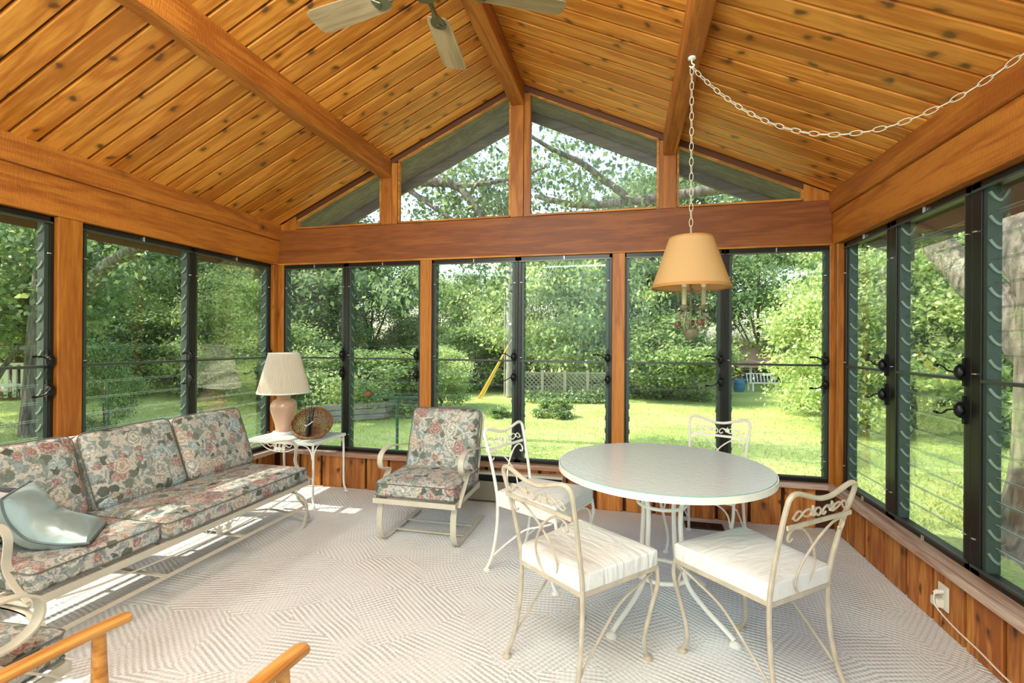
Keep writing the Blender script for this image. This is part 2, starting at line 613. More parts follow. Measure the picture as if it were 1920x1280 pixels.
def carpet_mat():
    m, nt, b = new_mat('sculpted_loop_carpet')
    L = nt.links
    tc = node(nt, 'ShaderNodeTexCoord')
    nzd = node(nt, 'ShaderNodeTexNoise', i_Scale=2.6, i_Detail=2.0)
    L.new(tc.outputs['Object'], nzd.inputs['Vector'])
    ad = node(nt, 'ShaderNodeVectorMath', operation='MULTIPLY_ADD')
    L.new(nzd.outputs['Color'], ad.inputs[0])
    ad.inputs[1].default_value = (.10, .10, 0)
    L.new(tc.outputs['Object'], ad.inputs[2])
    # patches, each with its own direction of ribs
    vo = node(nt, 'ShaderNodeTexVoronoi', i_Scale=3.0, voronoi_dimensions='2D')
    L.new(ad.outputs[0], vo.inputs['Vector'])
    sep = node(nt, 'ShaderNodeSeparateColor')
    L.new(vo.outputs['Color'], sep.inputs[0])
    st = node(nt, 'ShaderNodeMath', operation='MULTIPLY')
    st.inputs[1].default_value = 1.9
    L.new(sep.outputs[0], st.inputs[0])
    sub = node(nt, 'ShaderNodeMath', operation='SUBTRACT')
    sub.inputs[1].default_value = 1.05
    L.new(st.outputs[0], sub.inputs[0])
    ad2 = node(nt, 'ShaderNodeVectorMath', operation='MULTIPLY_ADD')
    L.new(nzd.outputs['Color'], ad2.inputs[0])
    ad2.inputs[1].default_value = (.03, .03, 0)
    L.new(tc.outputs['Object'], ad2.inputs[2])
    rot = node(nt, 'ShaderNodeVectorRotate', rotation_type='Z_AXIS')
    L.new(ad2.outputs[0], rot.inputs['Vector'])
    L.new(sub.outputs[0], rot.inputs['Angle'])
    sx = node(nt, 'ShaderNodeSeparateXYZ')
    L.new(rot.outputs[0], sx.inputs[0])
    fr = node(nt, 'ShaderNodeMath', operation='MULTIPLY')
    fr.inputs[1].default_value = 2 * pi / .024
    L.new(sx.outputs['Y'], fr.inputs[0])
    si = node(nt, 'ShaderNodeMath', operation='SINE')
    L.new(fr.outputs[0], si.inputs[0])
    fr2 = node(nt, 'ShaderNodeMath', operation='MULTIPLY')
    fr2.inputs[1].default_value = 2 * pi / .021
    L.new(sx.outputs['X'], fr2.inputs[0])
    si2 = node(nt, 'ShaderNodeMath', operation='SINE')
    L.new(fr2.outputs[0], si2.inputs[0])
    nz = node(nt, 'ShaderNodeTexNoise', i_Scale=120.0, i_Detail=2.0)
    L.new(tc.outputs['Object'], nz.inputs['Vector'])
    nz2 = node(nt, 'ShaderNodeTexNoise', i_Scale=5.0, i_Detail=2.0)
    L.new(tc.outputs['Object'], nz2.inputs['Vector'])
    amp = node(nt, 'ShaderNodeMapRange')
    amp.inputs['From Min'].default_value = .35
    amp.inputs['From Max'].default_value = .6
    amp.inputs['To Min'].default_value = .25
    amp.inputs['To Max'].default_value = 1.0
    L.new(nz2.outputs[0], amp.inputs['Value'])
    h1 = node(nt, 'ShaderNodeMath', operation='MULTIPLY')
    L.new(si.outputs[0], h1.inputs[0])
    L.new(amp.outputs[0], h1.inputs[1])
    h2 = node(nt, 'ShaderNodeMath', operation='MULTIPLY_ADD')
    L.new(si2.outputs[0], h2.inputs[0])
    h2.inputs[1].default_value = .35
    L.new(h1.outputs[0], h2.inputs[2])
    h3 = node(nt, 'ShaderNodeMath', operation='MULTIPLY_ADD')
    L.new(nz.outputs[0], h3.inputs[0])
    h3.inputs[1].default_value = 1.6
    L.new(h2.outputs[0], h3.inputs[2])
    rp = ramp(nt, [(0.0, hexc('#c2bfb9')), (.25, hexc('#d8d6d2')), (.5, hexc('#e0dfdc')), (1.0, hexc('#e6e5e2'))])
    mr = node(nt, 'ShaderNodeMapRange')
    mr.inputs['From Min'].default_value = -.7
    mr.inputs['From Max'].default_value = 2.1
    L.new(h3.outputs[0], mr.inputs['Value'])
    L.new(mr.outputs[0], rp.inputs[0])
    L.new(rp.outputs[0], b.inputs['Base Color'])
    b.inputs['Roughness'].default_value = .95
    b.inputs['Specular IOR Level'].default_value = .1
    bp = node(nt, 'ShaderNodeBump', i_Strength=.5, i_Distance=.0045)
    L.new(h3.outputs[0], bp.inputs['Height'])
    L.new(bp.outputs[0], b.inputs['Normal'])
    return m


M_CARPET = carpet_mat()


def floral_mat():
    m, nt, b = new_mat('rose_print_fabric')
    L = nt.links
    tc = node(nt, 'ShaderNodeTexCoord')
    oi = node(nt, 'ShaderNodeObjectInfo')
    cb = node(nt, 'ShaderNodeCombineXYZ', i_X=3.1, i_Y=1.7, i_Z=5.3)
    so = node(nt, 'ShaderNodeVectorMath', operation='SCALE')
    L.new(cb.outputs[0], so.inputs[0])
    L.new(oi.outputs['Random'], so.inputs['Scale'])
    base = node(nt, 'ShaderNodeVectorMath', operation='ADD')
    L.new(tc.outputs['Object'], base.inputs[0])
    L.new(so.outputs[0], base.inputs[1])
    nzd = node(nt, 'ShaderNodeTexNoise', i_Scale=30.0, i_Detail=4.0)
    L.new(base.outputs[0], nzd.inputs['Vector'])
    co = node(nt, 'ShaderNodeVectorMath', operation='MULTIPLY_ADD')
    L.new(nzd.outputs['Color'], co.inputs[0])
    co.inputs[1].default_value = (.042, .042, .042)
    L.new(base.outputs[0], co.inputs[2])

    def mixc(fac, a, bb):
        x = node(nt, 'ShaderNodeMix', data_type='RGBA')
        L.new(fac, x.inputs['Factor'])
        for s, val in (('A', a), ('B', bb)):
            if isinstance(val, tuple):
                x.inputs[s].default_value = val
            else:
                L.new(val, x.inputs[s])
        return x.outputs['Result']

    # ground: cream mottled with pale blue-grey sprays
    n0 = node(nt, 'ShaderNodeTexNoise', i_Scale=26.0, i_Detail=4.0, i_Distortion=1.2)
    L.new(base.outputs[0], n0.inputs['Vector'])
    col = ramp(nt, [(.35, hexc('#c2bcb0')), (.47, hexc('#c8c2b6')), (.53, hexc('#969e9a')), (.62, hexc('#7c8886')), (.72, hexc('#bcb8ae'))], n0.outputs[0]).outputs[0]
    # dark green leaves
    v1 = node(nt, 'ShaderNodeTexVoronoi', i_Scale=15.0, i_Randomness=1.0)
    L.new(co.outputs[0], v1.inputs['Vector'])
    s1 = node(nt, 'ShaderNodeSeparateColor')
    L.new(v1.outputs['Color'], s1.inputs[0])
    lr = ramp(nt, [(.0, (1, 1, 1, 1)), (.43, (1, 1, 1, 1)), (.47, (0, 0, 0, 1))], v1.outputs['Distance'])
    lg = node(nt, 'ShaderNodeMath', operation='GREATER_THAN')
    lg.inputs[1].default_value = .30
    L.new(s1.outputs[1], lg.inputs[0])
    lm = node(nt, 'ShaderNodeMath', operation='MULTIPLY')
    L.new(lr.outputs[0], lm.inputs[0])
    L.new(lg.outputs[0], lm.inputs[1])
    lc = ramp(nt, [(0, hexc('#50554b')), (.4, hexc('#6c7265')), (.7, hexc('#8b9488')), (.85, hexc('#9aa6a6')), (1, hexc('#595d55'))], s1.outputs[2]).outputs[0]
    col = mixc(lm.outputs[0], col, lc)

    # blooms: ringed petals, dusty rose, cream and grey-blue, in two sizes
    def bloom(col, scale, thr, gate, seedoff):
        of = node(nt, 'ShaderNodeVectorMath', operation='ADD')
        L.new(co.outputs[0], of.inputs[0])
        of.inputs[1].default_value = seedoff
        v = node(nt, 'ShaderNodeTexVoronoi', i_Scale=scale, i_Randomness=.85)
        L.new(of.outputs[0], v.inputs['Vector'])
        sp = node(nt, 'ShaderNodeSeparateColor')
        L.new(v.outputs['Color'], sp.inputs[0])
        msk = ramp(nt, [(0, (1, 1, 1, 1)), (thr, (1, 1, 1, 1)), (thr + .03, (0, 0, 0, 1))], v.outputs['Distance'])
        gt = node(nt, 'ShaderNodeMath', operation='GREATER_THAN')
        gt.inputs[1].default_value = gate
        L.new(sp.outputs[1], gt.inputs[0])
        mm = node(nt, 'ShaderNodeMath', operation='MULTIPLY')
        L.new(msk.outputs[0], mm.inputs[0])
        L.new(gt.outputs[0], mm.inputs[1])
        nn = node(nt, 'ShaderNodeTexNoise', i_Scale=scale * 5, i_Detail=2.0)
        L.new(of.outputs[0], nn.inputs['Vector'])
        ph = node(nt, 'ShaderNodeMath', operation='MULTIPLY_ADD')
        L.new(v.outputs['Distance'], ph.inputs[0])
        ph.inputs[1].default_value = 34.0
        nm = node(nt, 'ShaderNodeMath', operation='MULTIPLY')
        nm.inputs[1].default_value = 13.0
        L.new(nn.outputs[0], nm.inputs[0])
        L.new(nm.outputs[0], ph.inputs[2])
        sn = node(nt, 'ShaderNodeMath', operation='SINE')
        L.new(ph.outputs[0], sn.inputs[0])
        hi = node(nt, 'ShaderNodeMapRange')
        hi.inputs['From Min'].default_value = -.6
        hi.inputs['From Max'].default_value = .9
        L.new(sn.outputs[0], hi.inputs['Value'])
        dk = ramp(nt, [(0, hexc('#8f6f68')), (.38, hexc('#9c7d74')), (.5, hexc('#9a9a90')), (.68, hexc('#8fa0a2')), (.8, hexc('#b09a86')), (1, hexc('#84635c'))], sp.outputs[0], 'CONSTANT')
        lt = ramp(nt, [(0, hexc('#bda198')), (.38, hexc('#c9b2a6')), (.5, hexc('#d6d1c5')), (.68, hexc('#c6cfce')), (.8, hexc('#d2cabb')), (1, hexc('#b0938a'))], sp.outputs[0], 'CONSTANT')
        bc = mixc(hi.outputs[0], dk.outputs[0], lt.outputs[0])
        return mixc(mm.outputs[0], col, bc)

    col = bloom(col, 16.0, .40, .25, (3.3, 1.1, .4))
    col = bloom(col, 8.8, .46, .45, (0, 0, 0))
    nf = node(nt, 'ShaderNodeTexNoise', i_Scale=110.0, i_Detail=3.0, i_Distortion=1.5)
    L.new(base.outputs[0], nf.inputs['Vector'])
    vr = node(nt, 'ShaderNodeMapRange')
    vr.inputs['From Min'].default_value = .3
    vr.inputs['From Max'].default_value = .7
    vr.inputs['To Min'].default_value = .68
    vr.inputs['To Max'].default_value = 1.25
    L.new(nf.outputs[0], vr.inputs['Value'])
    hv = node(nt, 'ShaderNodeHueSaturation')
    L.new(vr.outputs[0], hv.inputs['Value'])
    L.new(col, hv.inputs['Color'])
    L.new(hv.outputs[0], b.inputs['Base Color'])
    b.inputs['Roughness'].default_value = .55
    b.inputs['Specular IOR Level'].default_value = .35
    nb = node(nt, 'ShaderNodeTexNoise', i_Scale=9.0, i_Detail=2.0)
    L.new(base.outputs[0], nb.inputs['Vector'])
    bp = node(nt, 'ShaderNodeBump', i_Strength=.25, i_Distance=.02)
    L.new(nb.outputs[0], bp.inputs['Height'])
    L.new(bp.outputs[0], b.inputs['Normal'])
    return m


M_FLORAL = floral_mat()
M_PIPING = plain('dark_piping', hexc('#6a675f'), .7)


def cloth(name, color, rough=.8, wr=.6, scale=7.0, stretch=(1, 3, 1)):
    m, nt, b = new_mat(name)
    tc = node(nt, 'ShaderNodeTexCoord')
    mp = node(nt, 'ShaderNodeMapping')
    mp.inputs['Scale'].default_value = stretch
    mp.inputs['Rotation'].default_value = (0, 0, .5)
    nt.links.new(tc.outputs['Object'], mp.inputs[0])
    nz = node(nt, 'ShaderNodeTexNoise', i_Scale=scale, i_Detail=2.5, i_Distortion=.7)
    nt.links.new(mp.outputs[0], nz.inputs['Vector'])
    bp = node(nt, 'ShaderNodeBump', i_Strength=wr, i_Distance=.03)
    nt.links.new(nz.outputs[0], bp.inputs['Height'])
    nt.links.new(bp.outputs[0], b.inputs['Normal'])
    b.inputs['Base Color'].default_value = color
    b.inputs['Roughness'].default_value = rough
    return m


M_SEATCLOTH = cloth('white_vinyl_seat', hexc('#e6e4de'), .5, .5, 6.0)
M_SATIN = cloth('blue_grey_satin', hexc('#9fb0ae'), .28, .35, 5.0, (1, 2, 1))
M_SATIN.node_tree.nodes['Principled BSDF'].inputs['Metallic'].default_value = .25


def shade_mat(name, color, trans=.35):
    m, nt, b = new_mat(name)
    out = nt.nodes['Material Output']
    df = node(nt, 'ShaderNodeBsdfDiffuse')
    df.inputs[0].default_value = color
    tl = node(nt, 'ShaderNodeBsdfTranslucent')
    tl.inputs[0].default_value = color
    mx = node(nt, 'ShaderNodeMixShader')
    mx.inputs[0].default_value = trans
    nt.links.new(df.outputs[0], mx.inputs[1])
    nt.links.new(tl.outputs[0], mx.inputs[2])
    nt.links.new(mx.outputs[0], out.inputs[0])
    return m


M_PLEAT = shade_mat('pleated_ivory_fabric', hexc('#f4ece0'), .5)
M_PARCH = shade_mat('amber_parchment', hexc('#e6c48e'), .5)
M_PARCHTRIM = plain('tan_shade_trim', hexc('#b07a3e'), .7)


def wicker_mat():
    m, nt, b = new_mat('brown_wicker')
    tc = node(nt, 'ShaderNodeTexCoord')
    nz = node(nt, 'ShaderNodeTexNoise', i_Scale=60.0, i_Detail=3.0)
    nt.links.new(tc.outputs['Object'], nz.inputs['Vector'])
    r = ramp(nt, [(.3, hexc('#5e3f26')), (.6, hexc('#9a7148')), (.8, hexc('#b98f62'))], nz.outputs[0])
    nt.links.new(r.outputs[0], b.inputs['Base Color'])
    b.inputs['Roughness'].default_value = .7
    return m


M_WICKER = wicker_mat()


def leaf_mat(name, c0, c1, c2, trans=.5):
    m = bpy.data.materials.new(name)
    m.use_nodes = True
    nt = m.node_tree
    nt.nodes.remove(nt.nodes['Principled BSDF'])
    out = nt.nodes['Material Output']
    at = node(nt, 'ShaderNodeAttribute', attribute_name='tint')
    r = ramp(nt, [(0, c0), (.5, c1), (1, c2)], at.outputs['Fac'])
    df = node(nt, 'ShaderNodeBsdfDiffuse')
    tl = node(nt, 'ShaderNodeBsdfTranslucent')
    hs = node(nt, 'ShaderNodeHueSaturation', i_Hue=.485, i_Saturation=1.0, i_Value=1.2)
    nt.links.new(r.outputs[0], df.inputs[0])
    nt.links.new(r.outputs[0], hs.inputs['Color'])
    nt.links.new(hs.outputs[0], tl.inputs[0])
    mx = node(nt, 'ShaderNodeMixShader')
    mx.inputs[0].default_value = trans
    nt.links.new(df.outputs[0], mx.inputs[1])
    nt.links.new(tl.outputs[0], mx.inputs[2])
    gl = node(nt, 'ShaderNodeBsdfGlossy')
    gl.inputs['Roughness'].default_value = .45
    m2 = node(nt, 'ShaderNodeMixShader')
    m2.inputs[0].default_value = .05
    nt.links.new(mx.outputs[0], m2.inputs[1])
    nt.links.new(gl.outputs[0], m2.inputs[2])
    nt.links.new(m2.outputs[0], out.inputs[0])
    return m


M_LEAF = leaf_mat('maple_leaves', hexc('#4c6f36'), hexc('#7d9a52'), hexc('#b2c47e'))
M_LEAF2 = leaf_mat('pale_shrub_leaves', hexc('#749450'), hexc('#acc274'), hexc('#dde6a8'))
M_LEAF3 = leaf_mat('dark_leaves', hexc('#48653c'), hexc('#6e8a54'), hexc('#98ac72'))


def bark_mat():
    m, nt, b = new_mat('grey_bark')
    L = nt.links
    tc = node(nt, 'ShaderNodeTexCoord')
    mp = node(nt, 'ShaderNodeMapping')
    mp.inputs['Scale'].default_value = (9, 9, 1.6)
    L.new(tc.outputs['Object'], mp.inputs[0])
    nz = node(nt, 'ShaderNodeTexNoise', i_Scale=2.2, i_Detail=6.0, i_Distortion=.5)
    L.new(mp.outputs[0], nz.inputs['Vector'])
    r = ramp(nt, [(.3, hexc('#3c362e')), (.5, hexc('#6e6557')), (.7, hexc('#958b7a'))], nz.outputs[0])
    L.new(r.outputs[0], b.inputs['Base Color'])
    b.inputs['Roughness'].default_value = .9
    bp = node(nt, 'ShaderNodeBump', i_Strength=.9, i_Distance=.04)
    L.new(nz.outputs[0], bp.inputs['Height'])
    L.new(bp.outputs[0], b.inputs['Normal'])
    return m


M_BARK = bark_mat()


def lawn_mat():
    m, nt, b = new_mat('mown_lawn')
    L = nt.links
    tc = node(nt, 'ShaderNodeTexCoord')
    n1 = node(nt, 'ShaderNodeTexNoise', i_Scale=.6, i_Detail=5.0)
    n2 = node(nt, 'ShaderNodeTexNoise', i_Scale=28.0, i_Detail=4.0)
    L.new(tc.outputs['Object'], n1.inputs['Vector'])
    L.new(tc.outputs['Object'], n2.inputs['Vector'])
    a = node(nt, 'ShaderNodeMath', operation='ADD')
    L.new(n1.outputs[0], a.inputs[0])
    L.new(n2.outputs[0], a.inputs[1])
    h = node(nt, 'ShaderNodeMath', operation='MULTIPLY')
    h.inputs[1].default_value = .5
    L.new(a.outputs[0], h.inputs[0])
    r = ramp(nt, [(.3, hexc('#7f9648')), (.5, hexc('#a8b768')), (.7, hexc('#c3cb82'))], h.outputs[0])
    L.new(r.outputs[0], b.inputs['Base Color'])
    b.inputs['Roughness'].default_value = 1.0
    b.inputs['Specular IOR Level'].default_value = .1
    bp = node(nt, 'ShaderNodeBump', i_Strength=.8, i_Distance=.05)
    L.new(n2.outputs[0], bp.inputs['Height'])
    L.new(bp.outputs[0], b.inputs['Normal'])
    return m


M_LAWN = lawn_mat()
M_GRASS = leaf_mat('grass_blades', hexc('#7f9648'), hexc('#a8b768'), hexc('#cfdc98'), .4)

# ------------------------------------------------------------------ room measurements
XL, XR = -0.03, 4.75            # faces of the low walls
ZS, ZB, ZT = .335, 2.102, 2.44  # sill top, header underside, header top
ZE, RX, SL = 2.489, 2.357, .461  # eave, ridge position and roof slope
YF = -5.45                      # the house wall behind the camera
GZ = -.4                        # lawn level


def zc(x):
    return ZE + SL * (x if x <= RX else 2 * RX - x)


# floor
floor = MB().span((-.12, YF, -.12), (4.84, .1, 0)).build('floor', M_CARPET)
tag(floor, 'cream sculpted loop carpet covering the whole porch floor', kind='structure')

# ------------------------------------------------------------------ ceiling
ceil = thing('ceiling', (RX, 0, ZE), label='steep ceiling of knotty pine planks between timber beams', kind='structure')
ang = atan(SL)
ca = cos(ang)
pl_w, pitch = .1165, .1305
x_p1, x_p2 = 1.115, 3.59


def plank_mesh(length):
    b = MB()
    b.box((length / 2, 0, .011), (length, pl_w, .022))
    return b.mesh('plank', M_PLANK)


LEN1 = (x_p1 + .05) / ca
LEN2 = (RX - x_p1 + .02) / ca
me1, me2 = plank_mesh(LEN1), plank_mesh(LEN2)
inv_ceil = world_of(ceil).inverted()


def plank(me, x, y, side):
    o = bpy.data.objects.new('plank', me)
    COL.objects.link(o)
    o.location = (x, y, zc(x))
    o.rotation_euler = (0, -ang, 0 if side < 0 else pi)
    o.parent = ceil
    o.matrix_parent_inverse = inv_ceil
    b = o.modifiers.new('bevel', 'BEVEL')
    b.width = .004
    b.segments = 1


n_course = int(-YF / pitch) + 1
for i in range(n_course):
    y = -.02 - pl_w / 2 - i * pitch
    plank(me1, -.05, y, -1)
    plank(me2, x_p1, y, -1)
    plank(me1, 2 * RX + .05, y, 1)
    plank(me2, 2 * RX - x_p1, y, 1)
for s in (-1, 1):
    d = MB()
    x0 = RX + s * 3.15
    p = [(RX, zc(RX) + .022), (x0, zc(x0) + .022), (x0, zc(x0) + .10), (RX, zc(RX) + .10)]
    d.prism(p, YF - .1, .5).build('roof_deck', M_DECK, ceil, keep=True)
    so = MB()
    for k in range(3):   # boards of the overhanging soffit
        y0 = .03 + k * .155
        p = [(RX, zc(RX) - .0), (x0, zc(x0) - .0), (x0, zc(x0) + .02), (RX, zc(RX) + .02)]
        MB().prism(p, y0, y0 + .15).build('soffit_board', M_SOFFIT, ceil, keep=True)
    p = [(RX, zc(RX) - .085), (x0, zc(x0) - .085), (x0, zc(x0) + .12), (RX, zc(RX) + .12)]
    MB().prism(p, .495, .535).build('barge_board', M_SOFFIT, ceil, keep=True)
MB().span((2.292, YF, 3.392), (2.408, -.001, 3.60)).build('ridge_beam', M_BEAM_Y, ceil, bevel=.008, keep=True)
MB().span((1.063, YF, 2.86), (1.167, -.001, 3.03)).build('purlin_beam', M_BEAM_Y, ceil, bevel=.008, keep=True)
MB().span((3.54, YF, 2.86), (3.640, -.001, 3.03)).build('purlin_beam', M_BEAM_Y, ceil, bevel=.008, keep=True)

# ------------------------------------------------------------------ walls
wb = thing('wall_back', (RX, 0, 0), label='back wall with pine header beam over low cedar siding', kind='structure')
wl = thing('wall_left', (XL, -2.6, 0), label='left wall with thick header beam over low cedar siding', kind='structure')
wr = thing('wall_right', (XR, -2.6, 0), label='right wall with thick header beam over low cedar siding', kind='structure')
wf = MB().prism([(-.15, -.12), (4.87, -.12), (4.87, ZE + .0), (RX, 3.66), (-.15, ZE + .0)], YF - .12, YF).build('wall_front', M_WALLPAINT)
tag(wf, 'plain pale house wall closing the porch behind the camera', kind='structure')

# header beams
MB().span((-.02, 0, ZB + .006), (4.74, .11, ZT)).build('header_beam', M_BEAM_X, wb, bevel=.006, keep=True)
MB().span((-.05, -.006, ZB - .004), (4.77, .10, ZB + .012)).build('header_lip', M_STOP, wb, bevel=.003, keep=True)
for (w, xa, xb, s) in ((wl, -.155, -.023, 1), (wr, 4.741, 4.875, -1)):
    MB().span((xa, YF, ZB), (xb, .1, 2.337)).build('lower_header_beam', M_BEAM_Y, w, bevel=.006, keep=True)
    a, b_ = (xa, 0.0) if s > 0 else (4.718, xb)
    MB().span((a, YF, 2.338), (b_, .1, 2.50)).build('upper_header_beam', M_BEAM_Y, w, bevel=.008, keep=True)
# posts of the back wall
for (a, b_) in ((-.045, .03), (1.457, 1.566), (3.148, 3.25), (4.725, 4.80)):
    MB().span((a, .0, ZS - .01), (b_, .095, ZB)).build('post', M_POST, wb, bevel=.005, keep=True)
for (a, b_) in ((1.063, 1.167), (2.288, 2.40), (3.54, 3.64)):
    zt = {1.063: 2.86, 2.288: 3.392, 3.54: 2.86}[a]
    MB().span((a, 0, ZT), (b_, .095, zt + .05)).build('gable_post', M_POST, wb, bevel=.004, keep=True)
# posts of the side walls
for w, xa, xb in ((wl, -.13, -.03), (wr, 4.75, 4.85)):
    MB().span((xa, -.06, ZS - .01), (xb, .09, ZB)).build('corner_post', M_POST, w, bevel=.005, keep=True)
MB().span((-.13, -1.846, ZS - .01), (-.03, -1.712, ZB)).build('post', M_POST, wl, bevel=.005, keep=True)
MB().span((-.13, -3.58, ZS - .01), (-.03, -3.46, ZB)).build('post', M_POST, wl, bevel=.005, keep=True)
MB().span((-.13, YF, ZS - .01), (-.03, -5.2, ZB)).build('post', M_POST, wl, bevel=.005, keep=True)
MB().span((4.75, -2.20, ZS - .01), (4.85, -2.08, ZB)).build('post', M_POST, wr, bevel=.005, keep=True)
MB().span((4.75, -4.32, ZS - .01), (4.85, -4.22, ZB)).build('post', M_POST, wr, bevel=.005, keep=True)
# rake trim and gable corner blocks
for s in (-1, 1):
    xa, xb = RX + s * 2.30, RX + s * .05
    p = [(xa, zc(xa) - .042), (xb, zc(xb) - .042), (xb, zc(xb) + .01), (xa, zc(xa) + .01)]
    MB().prism(p, .004, .04).build('rake_trim', M_RAKE, wb, keep=True)
    x1 = RX + s * 2.19
    x2 = RX + s * 2.36
    p = [(x1, ZT - .005), (x2, ZT - .005), (x2, zc(x2)), (x1, zc(x1))]
    MB().prism(p, .0, .09).build('corner_block', M_POST, wb, keep=True)

# low siding: backing plus every board
MB().span((-.15, .015, GZ), (4.87, .10, ZS - .03)).build('wall_backing', M_DECK, wb, keep=True)
MB().span((-.16, YF, GZ), (XL - .02, .1, ZS - .03)).build('wall_backing', M_DECK, wl, keep=True)
MB().span((XR + .02, YF, GZ), (4.88, .1, ZS - .03)).build('wall_backing', M_DECK, wr, keep=True)
bw = .2325
bm = MB().box((0, 0, .15), (bw - .024, .022, .300)).mesh('siding_board', M_BOARD)


def board(w, x, y, rz):
    o = bpy.data.objects.new('siding_board', bm)
    COL.objects.link(o)
    o.location, o.rotation_euler = (x, y, 0), (0, 0, rz)
    o.parent = w
    o.matrix_parent_inverse = world_of(w).inverted()
    b = o.modifiers.new('bevel', 'BEVEL')
    b.width, b.segments = .005, 1


for i in range(21):
    x = .085 + .125 - bw + i * bw - .095
    if XL < x - bw / 2 + .03 and x + bw / 2 < XR + .03:
        board(wb, x, .003, 0)
for i in range(23):
    board(wl, XL - .012, -.015 - bw / 2 - i * bw, pi / 2)
    board(wr, XR + .012, -.015 - bw / 2 - .001 - i * bw, pi / 2)
# sills
MB().span((XL, -.05, ZS - .038), (XR, .12, ZS)).build('sill', M_SILL, wb, bevel=.004, keep=True)
SY = wood('bleached_sill_wood_side', hexc('#a37a62'), hexc('#cbb09c'), axis=1, rough=.6, rand=.05, bump=.15, knots=False)
MB().span((XL - .13, YF, ZS - .038), (XL + .05, -.05, ZS)).build('sill', SY, wl, bevel=.004, keep=True)
MB().span((XR - .05, YF, ZS - .038), (XR + .13, -.05, ZS)).build('sill', SY, wr, bevel=.004, keep=True)

# ------------------------------------------------------------------ jalousie windows
WN = [0]
Z0, Z1, ZM = ZS + .002, ZB - .004, 1.208
pane_cache = {}


def pane_mesh(w, h):
    k = (round(w, 3), round(h, 3))
    if k not in pane_cache:
        b = MB()
        b.box((0, 0, 0), (w, .005, h))
        b.mi = [1, 1, 0, 1, 0, 1]
        pane_cache[k] = b.mesh('pane', [M_PANE, M_PANE_EDGE])
    return pane_cache[k]


crank_cache = {}


def crank_meshes(flip):
    if flip not in crank_cache:
        b = MB()
        b.box((0, -.012, 0), (.03, .024, .075))
        b.blob((0, -.026, 0), (.024, .022, .034))
        b.box((0, -.006, 0), (.016, .012, .13))
        h = MB()
        s = -1 if flip else 1
        h.tube(spl([(0, -.04, .0), (-.03, -.055, -.004 * s), (-.05, -.06, -.02 * s), (-.08, -.06, -.028 * s), (-.10, -.06, -.027 * s)], 3), .0045, 6)
        h.tube([(-.092, -.062, -.027 * s), (-.116, -.062, -.026 * s)], .0075, 8)
        crank_cache[flip] = (b.mesh('crank_operator', M_BLACK, True), h.mesh('crank_handle', M_BLACK, True))
    return crank_cache[flip]


def jalousie(loc, rz, w, g0, g1, label, cranks='R', tilt=4.0):
    """local x along the wall, y outwards, z up; glass runs from g0 to g1"""
    WN[0] += 1
    t = thing('window_%d' % WN[0], loc, rz, label, kind='structure')
    f = MB()
    d0, d1 = .012, .070
    f.span((0, d0, Z0), (g0 - .022, d1, Z1)).span((g1 + .022, d0, Z0), (w, d1, Z1))
    f.span((0, d0, Z0), (w, d1, Z0 + .032)).span((0, d0, Z1 - .034), (w, d1, Z1))
    f.build('window_frame', M_FRAME, t, bevel=.003)
    # a thin inner bead, as on the screen frames
    bd = MB()
    bd.span((.012, .002, Z0 + .03), (w - .012, .014, Z0 + .042)).span((.012, .002, Z1 - .044), (w - .012, .014, Z1 - .033))
    bd.build('screen_bead', M_RAIL, t)
    for x in (.03, w - .03):
        c = MB()
        for z in (Z0 + .16, ZM + .03, Z1 - .22):
            c.box((x, .006, z), (.016, .010, .005))
        c.build('screen_clips', M_WHITE_CLIP, t)
    c = MB()
    c.box((w * .5, .004, Z1 - .02), (.006, .012, .03)).box((w * .5, .004, Z0 + .015), (.006, .012, .03))
    c.build('screen_clips', M_WHITE_CLIP, t)
    MB().span((g0 - .03, .012, ZM - .008), (g1 + .03, .05, ZM + .008)).build('meeting_rail', M_RAIL, t, bevel=.002)
    # louver channels with a curved clip for every pane
    zs = []
    for a, b in ((Z0 + .036, ZM - .010), (ZM + .010, Z1 - .038)):
        n = 8
        st = (b - a) / n
        zs += [(a + (i + .5) * st, st) for i in range(n)]
    for x, s in ((g0 - .011, 1), (g1 + .011, -1)):
        lm = MB()
        lm.span((x - .011, .022, Z0 + .03), (x + .011, .076, Z1 - .03))
        lm.cur = 1
        for z, st in zs:
            arc = [(x + s * .0125, .028 + .044 * (k / 5), z + st * .32 - .042 * (1 - (1 - k / 5) ** 2)) for k in range(6)]
            lm.strap(arc, (1, 0, 0), .012, .011)
        lm.build('louver_channel', [M_LOUVER, M_CLIP], t)
    pw = g1 - g0 + .01
    for z, st in zs:
        o = bpy.data.objects.new('pane', pane_mesh(pw, st + .012))
        COL.objects.link(o)
        o.location = ((g0 + g1) / 2, .062, z)
        o.rotation_euler = (radians(tilt), 0, 0)
        o.parent = t
    for q, z in enumerate((ZM + .035, ZM - .14)):
        bm_, hm = crank_meshes(q == 0)
        xo = w - .032 if cranks == 'R' else .032
        o = link('crank_operator', bm_, t, loc=(xo, .012, z))
        link('crank_handle', hm, o)
    return t


# back wall: three pairs (x from the left corner)
BW = [(.03, .7075, .055, .655, 'leftmost back wall window, behind the ivory lamp shade'),
      (.7075, 1.457, .752, 1.432, 'back wall window over the wicker basket, left of the first post'),
      (1.566, 2.358, 1.606, 2.306, 'back wall window behind the floral armchair backrest'),
      (2.358, 3.148, 2.410, 3.100, 'back wall window with the round lawn shrub and lattice in view'),
      (3.25, 4.0045, 3.285, 3.955, 'back wall window behind the hanging amber lamp shade'),
      (4.0045, 4.725, 4.058, 4.700, 'rightmost back wall window, showing the house with the pink roof')]
for a, b, g0, g1, lab in BW:
    jalousie((a, 0, 0), 0, b - a, g0 - a, g1 - a, lab)
